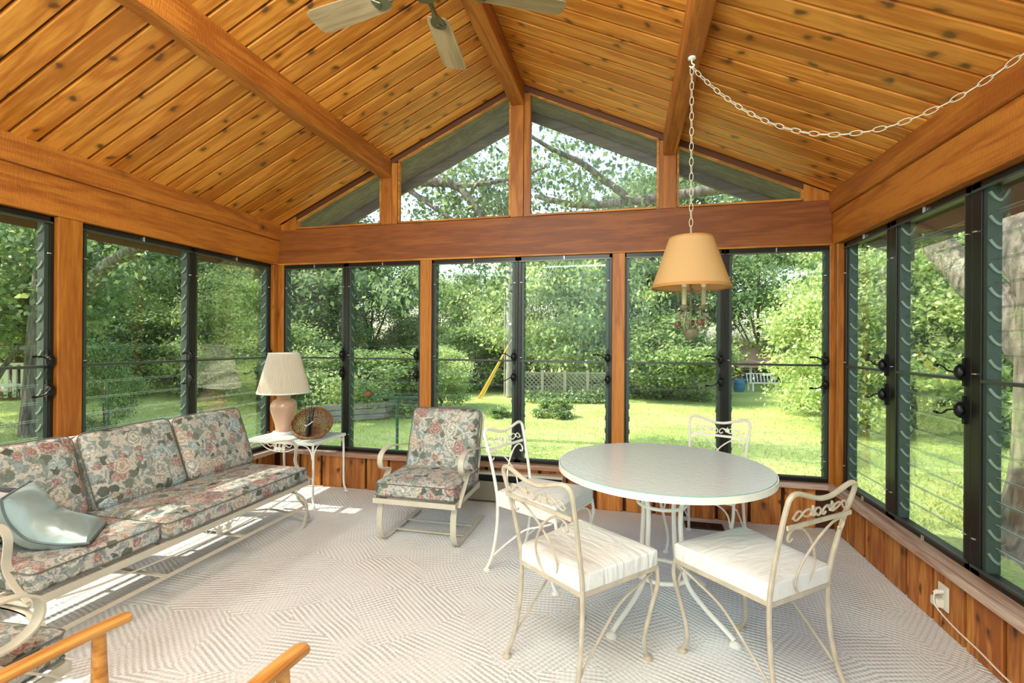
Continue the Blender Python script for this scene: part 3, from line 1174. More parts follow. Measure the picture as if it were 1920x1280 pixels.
# left wall (local x runs towards the back wall)
LWN = [(-.906, -.06, 'left wall window nearest the back corner, behind the end of the sofa'),
       (-1.712, -.906, 'wide left wall window above the sofa, right of the pine post'),
       (-2.655, -1.846, 'left wall window with the big tree trunk and white railing in view'),
       (-3.46, -2.655, 'left wall window beyond the frame edge, beside the sofa arm'),
       (-4.39, -3.58, 'left wall window behind the camera, nearer the sofa'),
       (-5.2, -4.39, 'left wall window behind the camera, nearest the house wall')]
for a, b, lab in LWN:
    jalousie((XL - .02, a, 0), pi / 2, b - a, .05, b - a - .045, lab)
RWN = [(-.06, -.687, 'right wall window nearest the back corner'),
       (-.687, -1.377, 'middle right wall window with the leaning limb in view'),
       (-1.377, -2.08, 'right wall window showing the big maple trunk, above the outlet'),
       (-2.20, -2.87, 'right wall window outside the frame, first past the pine post'),
       (-2.87, -3.54, 'right wall window outside the frame, beside the camera'),
       (-3.54, -4.22, 'right wall window outside the frame, behind the camera'),
       (-4.32, -5.2, 'right wall window nearest the house wall')]
for a, b, lab in RWN:
    jalousie((XR + .03, a, 0), -pi / 2, a - b, .062 if a > -.1 else .082, a - b - .064, lab)


# fixed gable lights
def gable(poly, label):
    WN[0] += 1
    cx = sum(p[0] for p in poly) / len(poly)
    t = thing('window_%d' % WN[0], (cx, .03, ZT), 0, label, kind='structure')
    MB().prism(poly, .045, .051).build('pane', M_FIXED, t, keep=True)
    n = len(poly)
    for i in range(n):
        p, q = poly[i], poly[(i + 1) % n]
        MB().beam((p[0], .022, p[1]), (q[0], .022, q[1]), .034, .016, up=(0, 1, 0) if False else (q[1] - p[1], 0, p[0] - q[0])).build('window_stop', M_STOP, t, keep=True)
    return t


def gp(xa, xb, drop=.046):
    pts = [(xa, ZT + .012), (xb, ZT + .012)]
    pts += [(xb, zc(xb) - drop), (xa, zc(xa) - drop)]
    return pts


gable([(.172, ZT + .012), (1.055, ZT + .012), (1.055, zc(1.055) - .046), (.172, zc(.172) - .046)], 'low triangular gable light at the far left, under the sloping ceiling')
gable(gp(1.24, 2.28), 'tall gable light left of the ridge post')
gable(gp(2.448, 3.50), 'tall gable light right of the ridge post')
gable([(3.654, ZT + .012), (4.54, ZT + .012), (4.54, zc(4.54) - .046), (3.654, zc(3.654) - .046)], 'low triangular gable light at the far right, behind the lamp chain')
for xx in (1.172, 2.405):
    MB().span((xx, .0, ZT), (xx + .055, .06, zc(xx + .03) - .05)).build('gable_jamb', M_POST, wb, keep=True)
MB().span((3.512, .0, ZT), (3.54, .06, zc(3.53) - .05)).build('gable_jamb', M_POST, wb, keep=True)

# ------------------------------------------------------------------ round dining table
TC = (3.445, -1.40)
t = thing('dining_table', (TC[0], TC[1], 0), 0, 'round white iron dining table with a pebbled glass top, set about with four chairs', 'table')
R = .53
b = MB()
b.lathe([(R - .012, .712), (R, .712), (R, .742), (R - .006, .742), (R - .006, .734), (R - .035, .734), (R - .035, .712)], 72, ring=True)
b.build('table_rim', M_WHITEIRON, t, smooth=True)
b = MB()
for k in range(4):
    a = pi / 4 + k * pi / 2 + .1
    b.beam((0, 0, .722), (cos(a) * (R - .03), sin(a) * (R - .03), .722), .03, .008)
b.build('crossbar', M_WHITEIRON, t)
for k in range(4):
    a = k * pi / 2 + .1
    pts = [(cos(a) * .30 + cos(q) * .14, sin(a) * .30 + sin(q) * .14, .715) for q in [2 * pi * i / 24 for i in range(24)]]
    MB().tube(pts, .006, 6, closed=True).build('ring_ornament', M_WHITEIRON, t, smooth=True)
b = MB()
b.lathe([(0, .736), (R - .008, .736), (R - .008, .744), (0, .744)], 72)
b.mi = [1 if 72 <= i < 144 else 0 for i in range(len(b.f))]
b.build('glass_top', [M_TABLEGLASS, M_GLASSEDGE], t)
for k in range(4):
    a = pi / 4 + k * pi / 2 + .12
    P = [(.27, .712), (.19, .66), (.125, .58), (.11, .50), (.115, .38), (.125, .26), (.16, .17), (.25, .10), (.34, .05), (.385, .022)]
    pts = spl([(cos(a) * r, sin(a) * r, z) for r, z in P], 5)
    l = MB().tube(pts, .0115, 8).build('leg', M_WHITEIRON, t, smooth=True)
    MB().lathe([(0, .0), (.026, .0), (.026, .008), (.012, .02), (0, .022)], 14, (cos(a) * .39, sin(a) * .39, 0)).build('foot_glide', M_WHITEIRON, l, smooth=True)
for r, z, th in ((.118, .545, .009), (.135, .19, .010)):
    MB().tube([(cos(q) * r, sin(q) * r, z) for q in [2 * pi * i / 32 for i in range(32)]], th, 8, closed=True).build('stretcher_ring', M_WHITEIRON, t, smooth=True)


# ------------------------------------------------------------------ wrought iron dining chairs
def make_chair(label, iron):
    """faces local +y, origin on the floor under the front edge of the seat"""
    t = thing('dining_chair', (0, 0, 0), 0, label, 'chair', 'white iron dining chairs round the glass table')
    ZR = .405                                     # seat rail
    fw, bwid, dep = .225, .18, .43               # half widths, depth
    prof = [(.20, -.49, .012), (.19, -.455, .10), (.182, -.43, .25), (.18, -.425, ZR), (.183, -.44, .52), (.193, -.475, .68), (.203, -.505, .79)]
    left = [(-x, y, z) for x, y, z in prof]
    top = [(-.195, -.515, .828), (-.165, -.518, .838), (-.12, -.518, .828), (-.05, -.518, .808), (0, -.518, .803), (.05, -.518, .808), (.12, -.518, .828), (.165, -.518, .838), (.195, -.515, .828)]
    path = spl(left + top + prof[::-1], 5)
    MB().tube(path, .0095, 8).build('back_frame', iron, t, smooth=True)
    # seat rail: a flat band round the trapezium
    q = [(-fw, 0, ZR), (fw, 0, ZR), (bwid, -dep, ZR), (-bwid, -dep, ZR)]
    b = MB()
    for i in range(4):
        b.beam(q[i], q[(i + 1) % 4], .008, .018)
    b.beam((0, 0, ZR - .012), (0, -dep, ZR - .012), .02, .006)
    b.build('seat_rail', iron, t)
    for s in (-1, 1):
        P = [(s * fw * .99, -.004, ZR), (s * .222, .004, .33), (s * .205, -.02, .22), (s * .192, -.045, .11), (s * .19, -.04, .05), (s * .192, -.018, .012)]
        l = MB().tube(spl(P, 5), .009, 8).build('leg', iron, t, smooth=True)
        MB().lathe([(0, 0), (.021, 0), (.021, .007), (.010, .017), (0, .018)], 12, (s * .192, -.018, 0)).build('foot_glide', iron, l, smooth=True)
        P = [(s * .215, -.03, ZR - .02), (s * .20, -.10, ZR - .055), (s * .19, -.22, .30), (s * .187, -.34, .20), (s * .187, -.445, .10)]
        MB().tube(spl(P, 5), .0055, 6).build('side_brace', iron, t, smooth=True)
        P = [(s * .205, -.002, .26), (s * .19, -.002, .33), (s * .15, -.002, .372), (s * .10, -.002, ZR - .018)]
        MB().tube(spl(P, 4), .005, 6).build('front_brace', iron, t, smooth=True)
        MB().lathe([(0, 0), (.02, 0), (.02, .007), (.010, .017), (0, .018)], 12, (s * .20, -.49, 0)).build('foot_glide', iron, t, smooth=True)

    def yb(z):
        return -.425 - max(0, z - ZR) * .235
    # crossbar and the crossing arcs below it
    b = MB()
    b.strap([(x, yb(.715) - .004, .715) for x in (-.194, -.1, 0, .1, .194)], (0, 0, 1), .016, .007)
    b.build('back_crossbar', iron, t)
    for s in (-1, 1):
        P = [(-.135, .662), (-.150, .652), (-.163, .662), (-.163, .682), (-.145, .699), (-.115, .700), (-.075, .685), (-.02, .64), (.03, .575), (.055, .51), (.05, .45), (.02, .415)]
        MB().tube(spl([(s * x, yb(z) + s * .004, z) for x, z in P], 5), .0048, 6).build('back_scroll', iron, t, smooth=True)
    # vine between crossbar and top rail
    b = MB()
    for s in (-1, 1):
        P = [(.17, .752), (.155, .738), (.135, .745), (.115, .765), (.09, .772), (.065, .76), (.05, .745)]
        b.tube(spl([(s * x, yb(z) - .002, z) for x, z in P], 5), .0038, 6)
        P = [(.165, .742), (.15, .765), (.13, .768), (.105, .748), (.075, .740), (.05, .752), (.03, .768)]
        b.tube(spl([(s * x, yb(z) + .003, z) for x, z in P], 5), .0038, 6)
        P = [(.028, .745), (.02, .735), (.008, .738), (.006, .752), (.016, .764), (.03, .768), (.05, .762)]
        b.tube(spl([(s * x, yb(z), z) for x, z in P], 5), .0038, 6)
    b.build('vine_ornament', iron, t, smooth=True)
    for s in (-1, 1):
        b = MB()
        z0, x0 = .757, s * .058
        out = [(0, -.016), (.016, -.012), (.010, .0), (.020, .012), (.006, .010), (0, .024), (-.006, .010), (-.020, .012), (-.010, 0), (-.016, -.012)]
        n = len(out)
        b.add([(x0 + x, yb(z0) - .006, z0 + z) for x, z in out] + [(x0 + x, yb(z0) + .002, z0 + z) for x, z in out],
              [tuple(range(n)), tuple(range(2 * n - 1, n - 1, -1))] + [(i, i + n, (i + 1) % n + n, (i + 1) % n) for i in range(n)])
        b.build('leaf_ornament', iron, t)
    # upholstered seat

    def trap(p):
        k = bwid + (fw - bwid) * (p.y + dep / 2) / dep
        return Vector((p.x * k / fw, p.y, p.z))
    c = MB().cushion(fw * 2 + .006, dep + .006, .078, .014, .014, 12, trap)
    c.xf(Matrix.Translation((0, -dep / 2, ZR + .040)))
    cu = c.build('seat_cushion', M_SEATCLOTH, t, smooth=True)
    w2, z2 = fw - .004, ZR + .074
    kb = bwid / fw
    pp = [(-w2, -.01, z2), (w2, -.01, z2), (w2 * kb, -dep + .01, z2), (-w2 * kb, -dep + .01, z2)]
    MB().tube(pp, .0035, 6, closed=True).build('piping', M_SEATCLOTH, cu, smooth=True)
    return t


def put(o, x, y, ang, label=None):
    o.location = (x, y, 0)
    o.rotation_euler = (0, 0, radians(ang - 90))
    if label:
        o['label'] = label


c0 = make_chair('beige iron dining chair in the foreground, left of the table, its back towards the room', M_IRON_SHADE)
put(c0, 3.222, -1.697, 52.5)
c1 = copy_tree(c0)
put(c1, 3.648, -1.60, 130, 'white iron dining chair, toned beige for shade, in the foreground, right of the table, near the right wall')
c2 = make_chair('white iron dining chair at the left of the table, beside the floral armchair', M_WHITEIRON)
put(c2, 2.985, -1.225, -22)
c3 = copy_tree(c2)
put(c3, 3.69, -.80, -115, 'white iron dining chair behind the table, close to the back window')

# ------------------------------------------------------------------ glider sofa
sf = thing('sofa', (.5, -1.63, 0), 0, 'long three-seat glider sofa with rose-print cushions and a cream iron frame, under the left windows', 'sofa')
y0, y1 = -2.52, -.735            # near end, far end
zr = .272
b = MB()
for x in (.875, .33):
    b.beam((x, y0, zr), (x, y1, zr), .012, .034)
for y in (y0, -1.93, -1.33, y1):
    b.beam((.33, y, zr), (.875, y, zr), .03, .010)
b.build('seat_frame', M_IRON, sf, keep=True)
b = MB()
for y in (y0 + .02, -1.95, -1.90, y1 - .02):
    b.strap([(.33, y, zr), (.20, y, .55), (.10, y, .80)], (0, 1, 0), .022, .006)
for z, x in ((.795, .105), (.73, .13), (.45, .245)):
    b.beam((x, y0, z), (x, y1, z), .022, .010)
b.build('back_frame', M_WHITEIRON, sf, keep=True)
for y in (y0, y1 + .02):
    P = [(.12, .47), (.30, .50), (.5, .555), (.64, .575), (.70, .57), (.735, .535), (.735, .48), (.728, .43), (.745, .38), (.80, .325), (.868, zr + .01)]
    MB().strap(spl([(x, y, z) for x, z in P], 5), (0, 1, 0), .032, .006).build('arm', M_IRON, sf, keep=True, smooth=True)
# gliding base: an arched end at each side, long stretchers and cross bars
for y, s in ((-2.53, -1), (-.90, 1)):
    for q, (xt, dy) in enumerate(((.985, 0), (.94, .07 * s))):
        P = [(xt, y + dy - .05 * s * (1 - q), .012), (xt - .01, y + dy * .7, .12), (xt - .035, y, .195), (.88, y, .235), (.78, y, .25), (.62, y, .25)]
        MB().strap(spl(P, 5), (0, 1, 0), .026, .007).build('leg', M_IRON, sf, keep=True, smooth=True)
    P = [(.36, y + .08 * s, .012), (.37, y + .05 * s, .12), (.42, y, .20), (.50, y, .245), (.62, y, .25)]
    MB().strap(spl(P, 5), (0, 1, 0), .026, .007).build('leg', M_IRON, sf, keep=True, smooth=True)
    P = [(.97, y + .04 * s, .03), (.84, y + .03 * s, .065), (.66, y + .03 * s, .085), (.50, y + .05 * s, .06), (.37, y + .07 * s, .03)]
    MB().strap(spl(P, 5), (0, 1, 0), .022, .006).build('floor_strap', M_IRON, sf, keep=True, smooth=True)
for x in (.965, .37):
    MB().beam((x, -2.53, .15), (x, -.90, .15), .018, .012).build('stretcher', M_IRON, sf, keep=True)
for y in (-1.99, -1.465):
    MB().beam((.37, y, .146), (.965, y, .146), .022, .008).build('cross_bar', M_IRON, sf, keep=True)
P = [(.885, -2.44, .255), (.89, -2.2, .225), (.89, -1.65, .20), (.89, -1.2, .215), (.885, -.86, .255)]
MB().tube(spl(P, 8), .004, 6).build('apron_rod', M_IRON, sf, keep=True, smooth=True)
b = MB()
for s in (-1, 1):
    P = [(0, .215), (.04, .225), (.075, .262), (.11, .266), (.125, .25), (.105, .235), (.07, .245), (.03, .212)]
    b.tube(spl([(.885, -1.56 + s * u, z) for u, z in P], 5), .0035, 6)
b.build('apron_scroll', M_IRON, sf, keep=True, smooth=True)
for s in (-1, 1):
    out = [(0, -.022), (.022, -.016), (.014, 0), (.028, .016), (.008, .014), (0, .034), (-.008, .014), (-.028, .016), (-.014, 0), (-.022, -.016)]
    n = len(out)
    c = (-1.56 + s * .035, .228)
    MB().add([(.882, c[0] + u, c[1] + w) for u, w in out] + [(.890, c[0] + u, c[1] + w) for u, w in out],
             [tuple(range(n)), tuple(range(2 * n - 1, n - 1, -1))] + [(i, i + n, (i + 1) % n + n, (i + 1) % n) for i in range(n)]).build('leaf_ornament', M_IRON, sf, keep=True)


def rect_piping(w, d, r, z, M, parent, name='piping', rad=.0032, keep=True):
    pts = []
    for cx, cyy, a0 in ((w / 2 - r, d / 2 - r, 0), (-w / 2 + r, d / 2 - r, pi / 2), (-w / 2 + r, -d / 2 + r, pi), (w / 2 - r, -d / 2 + r, 1.5 * pi)):
        for k in range(5):
            a = a0 + pi / 2 * k / 4
            pts.append(M @ Vector((cx + r * cos(a), cyy + r * sin(a), z)))
    return MB().tube(pts, rad, 6, closed=True).build(name, M_PIPING, parent, keep=keep, smooth=True)


def floral_cushion(name, w, d, h, M, parent, rad=.03, crown=.012):
    c = MB().cushion(w, d, h, rad, crown, 12)
    me = c.mesh(name, M_FLORAL, True)
    o = link(name, me, parent)
    o.matrix_parent_inverse = world_of(parent).inverted()
    o.matrix_basis = M
    for z in (h / 2 - rad * .55, -h / 2 + rad * .55):
        p = rect_piping(w + .002, d + .002, rad, z, Matrix.Identity(4), o, keep=False)
    return o


SZ = .345
floral_cushion('seat_cushion', .60, 1.165, .115, Matrix.Translation((.585, -1.345, SZ)), sf)
floral_cushion('seat_cushion', .575, .575, .115, Matrix.Translation((.575, -2.225, SZ)), sf)
for i, (yc, w) in enumerate(((-1.04, .585), (-1.625, .575), (-2.225, .575))):
    lean = radians(21)
    M = Matrix.Translation((.265 - .004 * i, yc, .605)) @ Matrix.Rotation(-lean, 4, 'Y') @ Matrix.Rotation(pi / 2, 4, 'Y')
    M = M @ Matrix.Rotation(radians((0, 1.2, -1.0)[i]), 4, 'Z')
    floral_cushion('back_cushion', .46, w, .125, M, sf, .05, .018)

# ------------------------------------------------------------------ throw pillows
M_SATPIPE = plain('dark_satin_piping', hexc('#5c6c6c'), .4)
side = spl([(.845, -2.285, .425), (.775, -2.355, .435), (.70, -2.43, .475), (.655, -2.465, .54), (.628, -2.478, .61), (.615, -2.475, .67)], 6)
NS, NT = len(side), 18
across = Vector((-.66, .75, .0)) * .30
pw = MB()
seam = []
for sgn in (1, -1):
    vs, fs = [], []
    for i, p in enumerate(side):
        tg = (side[min(i + 1, NS - 1)] - side[max(i - 1, 0)]).normalized()
        nr = across.normalized().cross(tg).normalized()
        if nr.z < 0 and i < NS * .4:
            nr = -nr
        if i == 0:
            flip = 1
        else:
            flip = 1 if nr.dot(prev) >= 0 else -1
        nr = nr * flip
        prev = nr
        sv = i / (NS - 1)
        for j in range(NT + 1):
            tv = j / NT
            k = max(0, 1 - (2 * sv - 1) ** 2) * max(0, 1 - (2 * tv - 1) ** 2)
            pin = 1 - .16 * (1 - (2 * sv - 1) ** 2)
            q = p + across * (.5 + (tv - .5) * pin) + nr * sgn * (.112 * k ** .45 + .005 * sin(17 * sv + 9 * tv) * k) * (1 if sgn > 0 else .62)
            q.z = max(q.z, .412)
            vs.append(q)
    for i in range(NS - 1):
        for j in range(NT):
            f = (i * (NT + 1) + j, (i + 1) * (NT + 1) + j, (i + 1) * (NT + 1) + j + 1, i * (NT + 1) + j + 1)
            fs.append(f if sgn > 0 else f[::-1])
    pw.add(vs, fs)
    if sgn > 0:
        ring = [i * (NT + 1) for i in range(NS)] + [(NS - 1) * (NT + 1) + j for j in range(1, NT + 1)] + [i * (NT + 1) + NT for i in range(NS - 2, -1, -1)] + [j for j in range(NT - 1, 0, -1)]
        seam = [vs[i] for i in ring]
pil = pw.build('throw_pillow', M_SATIN, None, smooth=True)
tag(pil, 'blue-grey satin throw pillow with a folded corner, slumped against the near arm of the sofa', 'pillow')
MB().tube(seam, .0055, 6, closed=True).build('piping', M_SATPIPE, pil, smooth=True)
m, nt, b_ = new_mat('striped_white_cotton')
wv = node(nt, 'ShaderNodeTexWave', i_Scale=9.0, i_Distortion=2.0)
tc_ = node(nt, 'ShaderNodeTexCoord')
nt.links.new(tc_.outputs['Object'], wv.inputs['Vector'])
rr_ = ramp(nt, [(.12, hexc('#55565c')), (.22, hexc('#eceae6'))], wv.outputs[0])
nt.links.new(rr_.outputs[0], b_.inputs['Base Color'])
p2 = MB().cushion(.34, .30, .10, .045, .03, 10)
o = p2.build('striped_pillow', m, None, smooth=True)
o.matrix_world = Matrix.Translation((.41, -2.43, .535)) @ Matrix.Rotation(radians(-60), 4, 'Y') @ Matrix.Rotation(radians(20), 4, 'Z')
tag(o, 'white pillow with dark stripes at the left photo edge, behind the satin pillow', 'pillow')

# ------------------------------------------------------------------ floral spring armchairs
AX = 1.905


def make_armchair(label):
    t = thing('floral_armchair', (AX, -.74, 0), 0, label, 'armchair', 'rose-print iron spring armchairs')
    hw = .265
    for s in (-1, 1):
        x = AX + s * hw
        P = [(x, -.40, .012), (x, -.70, .012), (x, -.93, .012), (x, -.995, .03), (x, -1.03, .09), (x, -1.035, .17), (x, -1.02, .25), (x, -.98, .283), (x, -.90, .286), (x, -.60, .286)]
        MB().strap(spl(P, 6), (1, 0, 0), .04, .008).build('spring_runner', M_IRON, t, keep=True, smooth=True)
        xa = AX + s * .295
        P = [(-.44, .555), (-.62, .585), (-.80, .612), (-.90, .612), (-.962, .585), (-.98, .54), (-.962, .495), (-.91, .470), (-.865, .468), (-.848, .458), (-.87, .43), (-.93, .375), (-1.0, .318), (-1.03, .285)]
        MB().strap(spl([(xa, y, z) for y, z in P], 5), (1, 0, 0), .038, .007).build('arm', M_IRON, t, keep=True, smooth=True)
    for y in (-.82, -.635):
        MB().beam((AX - hw, y, .022), (AX + hw, y, .022), .022, .010).build('cross_bar', M_IRON, t, keep=True)
    b = MB()
    for x in (AX - .29, AX + .29):
        b.beam((x, -1.07, .300), (x, -.55, .300), .010, .034)
    b.beam((AX - .295, -1.07, .300), (AX + .295, -1.07, .300), .010, .034)
    b.beam((AX - .295, -.55, .300), (AX + .295, -.55, .300), .010, .034)
    for y in (-.93, -.80, -.67):
        b.beam((AX - .29, y, .300), (AX + .29, y, .300), .03, .004)
    b.build('seat_frame', M_IRON, t, keep=True)
    b = MB()
    for s in (-1, 1):
        b.strap([(AX + s * .27, -.57, .30), (AX + s * .27, -.47, .56), (AX + s * .27, -.385, .80)], (1, 0, 0), .024, .007)
    for z, y in ((.80, -.385), (.56, -.47), (.44, -.515)):
        b.beam((AX - .27, y, z), (AX + .27, y, z), .010, .024)
    b.build('back_frame', M_WHITEIRON, t, keep=True)
    floral_cushion('seat_cushion', .575, .54, .115, Matrix.Translation((AX, -.80, .375)), t)
    M = Matrix.Translation((AX, -.53, .605)) @ Matrix.Rotation(radians(-18), 4, 'X') @ Matrix.Rotation(pi / 2, 4, 'X')
    floral_cushion('back_cushion', .545, .50, .11, M, t, .045, .018)
    return t


ac = make_armchair('rose-print armchair on a cream spring base, facing the room before the back windows')
ac2 = copy_tree(ac)
ac2.location = (1.235, -3.15, 0)
ac2.rotation_euler = (0, 0, pi + radians(5))
ac2['label'] = 'rose-print armchair at the bottom left corner, turned away, behind the wooden arm'

# ------------------------------------------------------------------ wooden armchair cut by the bottom edge
w = thing('wooden_armchair', (2.11, -3.10, 0), 0, 'honey-coloured wooden armchair in the foreground, only its arms and a front post showing', 'armchair')
for x in (1.805, 2.415):
    P = [(x, -3.62, .57), (x, -3.40, .566), (x, -3.15, .556), (x, -2.95, .545), (x, -2.87, .538), (x, -2.845, .535)]
    b = MB()
    pts = spl(P, 6)
    n = len(pts)
    vs, fs = [], []
    for i, p in enumerate(pts):
        e = min(1, (n - 1 - i) / 5)
        wd = .026 * sqrt(max(.02, 1 - (1 - e) ** 2)) * (1 if i > 3 else .8)
        hh = .013
        for k in range(12):
            a = 2 * pi * k / 12
            vs.append((p.x + wd * math.copysign(abs(cos(a)) ** .7, cos(a)), p.y, p.z + hh * math.copysign(abs(sin(a)) ** .7, sin(a))))
    for i in range(n - 1):
        for k in range(12):
            l = (k + 1) % 12
            fs.append((i * 12 + k, i * 12 + l, (i + 1) * 12 + l, (i + 1) * 12 + k))
    fs += [tuple(range(12))[::-1], tuple((n - 1) * 12 + k for k in range(12))]
    b.add(vs, fs)
    b.build('arm', M_ARMWOOD, w, keep=True, smooth=True)
    MB().tube([(x, -2.93, .535), (x + .004, -2.93, .40), (x + .006, -2.925, .2), (x + .002, -2.92, 0)], [.016, .02, .021, .014], 12).build('leg', M_ARMWOOD, w, keep=True, smooth=True)
    MB().tube([(x, -3.58, .565), (x, -3.56, .3), (x, -3.60, 0)], [.016, .02, .014], 12).build('leg', M_ARMWOOD, w, keep=True, smooth=True)
MB().tube(spl([(1.80, -2.925, .34), (1.95, -2.91, .34), (2.27, -2.91, .34), (2.42, -2.925, .34)], 5), .017, 12).build('front_rail', M_ARMWOOD, w, keep=True, smooth=True)
for x in (1.81, 2.41):
    MB().tube([(x, -2.93, .33), (x, -3.57, .33)], .015, 10).build('side_rail', M_ARMWOOD, w, keep=True, smooth=True)
MB().cushion(.54, .56, .05, .02, .01, 8).xf(Matrix.Translation((2.11, -3.27, .345))).build('seat', M_ARMWOOD, w, keep=True, smooth=True)
for k in range(5):
    x = 1.87 + k * .12
    MB().tube([(x, -3.545, .36), (x, -3.66, .62), (x, -3.76, .88)], .010, 8).build('back_spindle', M_ARMWOOD, w, keep=True, smooth=True)
MB().tube(spl([(1.80, -3.745, .87), (1.95, -3.775, .89), (2.27, -3.775, .89), (2.42, -3.745, .87)], 5), .024, 10).build('top_rail', M_ARMWOOD, w, keep=True, smooth=True)

# ------------------------------------------------------------------ end table with lamp and basket
et = thing('end_table', (.45, -.32, 0), 0, 'small white iron end table with a glass top in the back left corner', 'table')
xa, xb, ya, yb_, zt = .125, .765, -.545, -.09, .53
b = MB()
for p, q in (((xa, ya), (xb, ya)), ((xb, ya), (xb, yb_)), ((xb, yb_), (xa, yb_)), ((xa, yb_), (xa, ya))):
    b.beam((p[0], p[1], zt - .012), (q[0], q[1], zt - .012), .02, .022)
b.build('table_frame', M_WHITEIRON, et, keep=True)
b = MB()
b.span((xa + .008, ya + .008, zt - .003), (xb - .008, yb_ - .008, zt + .003))
b.mi = [0, 0, 1, 1, 1, 1]
b.build('glass_top', [M_TABLEGLASS, M_GLASSEDGE], et, keep=True)
for x, sx in ((xa + .01, -1), (xb - .01, 1)):
    for y, sy in ((ya + .01, -1), (yb_ - .01, 1)):
        k = .35 if (sx < 0 or sy > 0) else 1.0
        P = [(x, y, zt - .01), (x + .006 * sx, y, .35), (x + .012 * sx * k, y + .01 * sy * k, .15), (x + .02 * sx * k, y + .02 * sy * k, .06), (x + .06 * sx * k, y + .055 * sy * k, .012)]
        l = MB().tube(spl(P, 5), .0095, 8).build('leg', M_WHITEIRON, et, keep=True, smooth=True)
        MB().lathe([(0, 0), (.018, 0), (.018, .008), (0, .016)], 10, P[-1][:2] + (0,)).build('foot_glide', M_WHITEIRON, l, keep=True, smooth=True)
for (p, q) in (((xa, ya), (1, 0)), ((xb, ya), (-1, 0)), ((xb, ya), (0, 1)), ((xb, yb_), (0, -1)), ((xa, yb_), (1, 0)), ((xb, yb_), (-1, 0))):
    P = [(p[0] + q[0] * .008, p[1] + q[1] * .008, zt - .14), (p[0] + q[0] * .02, p[1] + q[1] * .02, zt - .08), (p[0] + q[0] * .06, p[1] + q[1] * .06, zt - .035), (p[0] + q[0] * .13, p[1] + q[1] * .13, zt - .022)]
    MB().tube(spl(P, 4), .005, 6).build('corner_scroll', M_WHITEIRON, et, keep=True, smooth=True)
b = MB()
xm = (xa + xb) / 2
for s in (-1, 1):
    b.tube(spl([(xm + s * .19, ya, zt - .025), (xm + s * .14, ya, zt - .06), (xm + s * .07, ya, zt - .085), (xm, ya, zt - .09)], 4), .004, 6)
    b.tube(spl([(xm + s * .02, ya, zt - .06), (xm + s * .05, ya, zt - .03), (xm + s * .09, ya, zt - .05), (xm + s * .12, ya, zt - .03)], 4), .004, 6)
b.build('apron_scroll', M_WHITEIRON, et, keep=True, smooth=True)
out = [(0, -.03), (.02, -.02), (.014, 0), (.03, .014), (.01, .014), (0, .034), (-.01, .014), (-.03, .014), (-.014, 0), (-.02, -.02)]
n = len(out)
for s in (-1, 0, 1):
    MB().add([(xm + s * .035 + u, ya - .004, zt - .056 + v) for u, v in out] + [(xm + s * .035 + u, ya + .004, zt - .056 + v) for u, v in out],
             [tuple(range(n)), tuple(range(2 * n - 1, n - 1, -1))] + [(i, i + n, (i + 1) % n + n, (i + 1) % n) for i in range(n)]).build('leaf_ornament', M_WHITEIRON, et, keep=True)

lp = thing('table_lamp', (.262, -.272, zt + .003), 0, 'table lamp with a pinkish ceramic urn base and pleated ivory shade, on the end table', 'lamp')
MB().lathe([(0, 0), (.092, 0), (.095, .012), (.088, .024), (0, .024)], 32).build('lamp_foot', M_LAMPBASE, lp, smooth=True)
MB().lathe([(0, .024), (.064, .024), (.068, .05), (.074, .09), (.092, .15), (.108, .205), (.113, .245), (.106, .28), (.082, .305), (.058, .315), (.054, .325), (.060, .335), (.060, .345), (.050, .352), (.052, .362), (.044, .372), (0, .372)], 40).build('lamp_body', M_CERAMIC, lp, smooth=True)
MB().tube([(0, 0, .37), (0, 0, .70)], .008, 8).build('lamp_stem', M_FANMETAL, lp, smooth=True)
sh = MB().lathe([(.218, .372), (.128, .722), (.124, .722), (.214, .372)], 160, rfun=lambda k, z: 1 + (.018 if k % 2 else -.008), ring=True)
shade = sh.build('lamp_shade', M_PLEAT, lp)
for r, z, hgt in ((.2215, .372, .012), (.1305, .722, .010)):
    MB().lathe([(r - .002, z - hgt * .4), (r + .002, z - hgt * .4), (r + .001, z + hgt * .6), (r - .004, z + hgt * .6), (r - .003, z)], 48, ring=True).build('shade_trim', M_LAMPBASE, shade, smooth=True)
b = MB()
for k in range(3):
    a = k * 2 * pi / 3
    b.tube([(0, 0, .70), (cos(a) * .125, sin(a) * .125, .715)], .002, 5)
b.build('shade_spider', M_FANMETAL, lp)

# wicker basket lying open to the room
bk = thing('wicker_basket', (.60, -.31, zt + .003), 0, 'round brown wicker basket tipped on its side on the end table', 'basket')
BT = Matrix.Translation((.60, -.335, zt + .125)) @ Matrix.Rotation(radians(24), 4, 'Z') @ Matrix.Rotation(radians(42), 4, 'X')
Rb = .165


def bp_(th, a, r=Rb):
    """bowl surface: th 0 at the pole behind, 90 deg at the rim"""
    return BT @ Vector((r * sin(th) * cos(a), r * sin(th) * sin(a), -r * .62 * cos(th)))


b = MB()
for k in range(40):
    a = 2 * pi * k / 40
    b.tube([bp_(radians(th), a) for th in range(2, 91, 11)], .0034, 5)
b.build('basket_stakes', M_WICKER, bk, keep=True, smooth=True)
b = MB()
for th in (3, 9, 16, 23, 31, 38, 44, 50, 56, 62, 67, 72):
    b.tube([bp_(radians(th), 2 * pi * k / 40, Rb * (1.012 if (k + th) % 2 else .988)) for k in range(40)], .0046, 5, closed=True)
b.build('basket_weave', M_WICKER, bk, keep=True, smooth=True)
b = MB()
for i, th in enumerate((77, 81, 85, 89, 92, 95)):
    b.tube([bp_(radians(th), 2 * pi * k / 60, Rb * (1.03 if (k + i) % 2 else 1.0)) for k in range(60)], .0055, 6, closed=True)
b.build('basket_rim', M_WICKER, bk, keep=True, smooth=True)

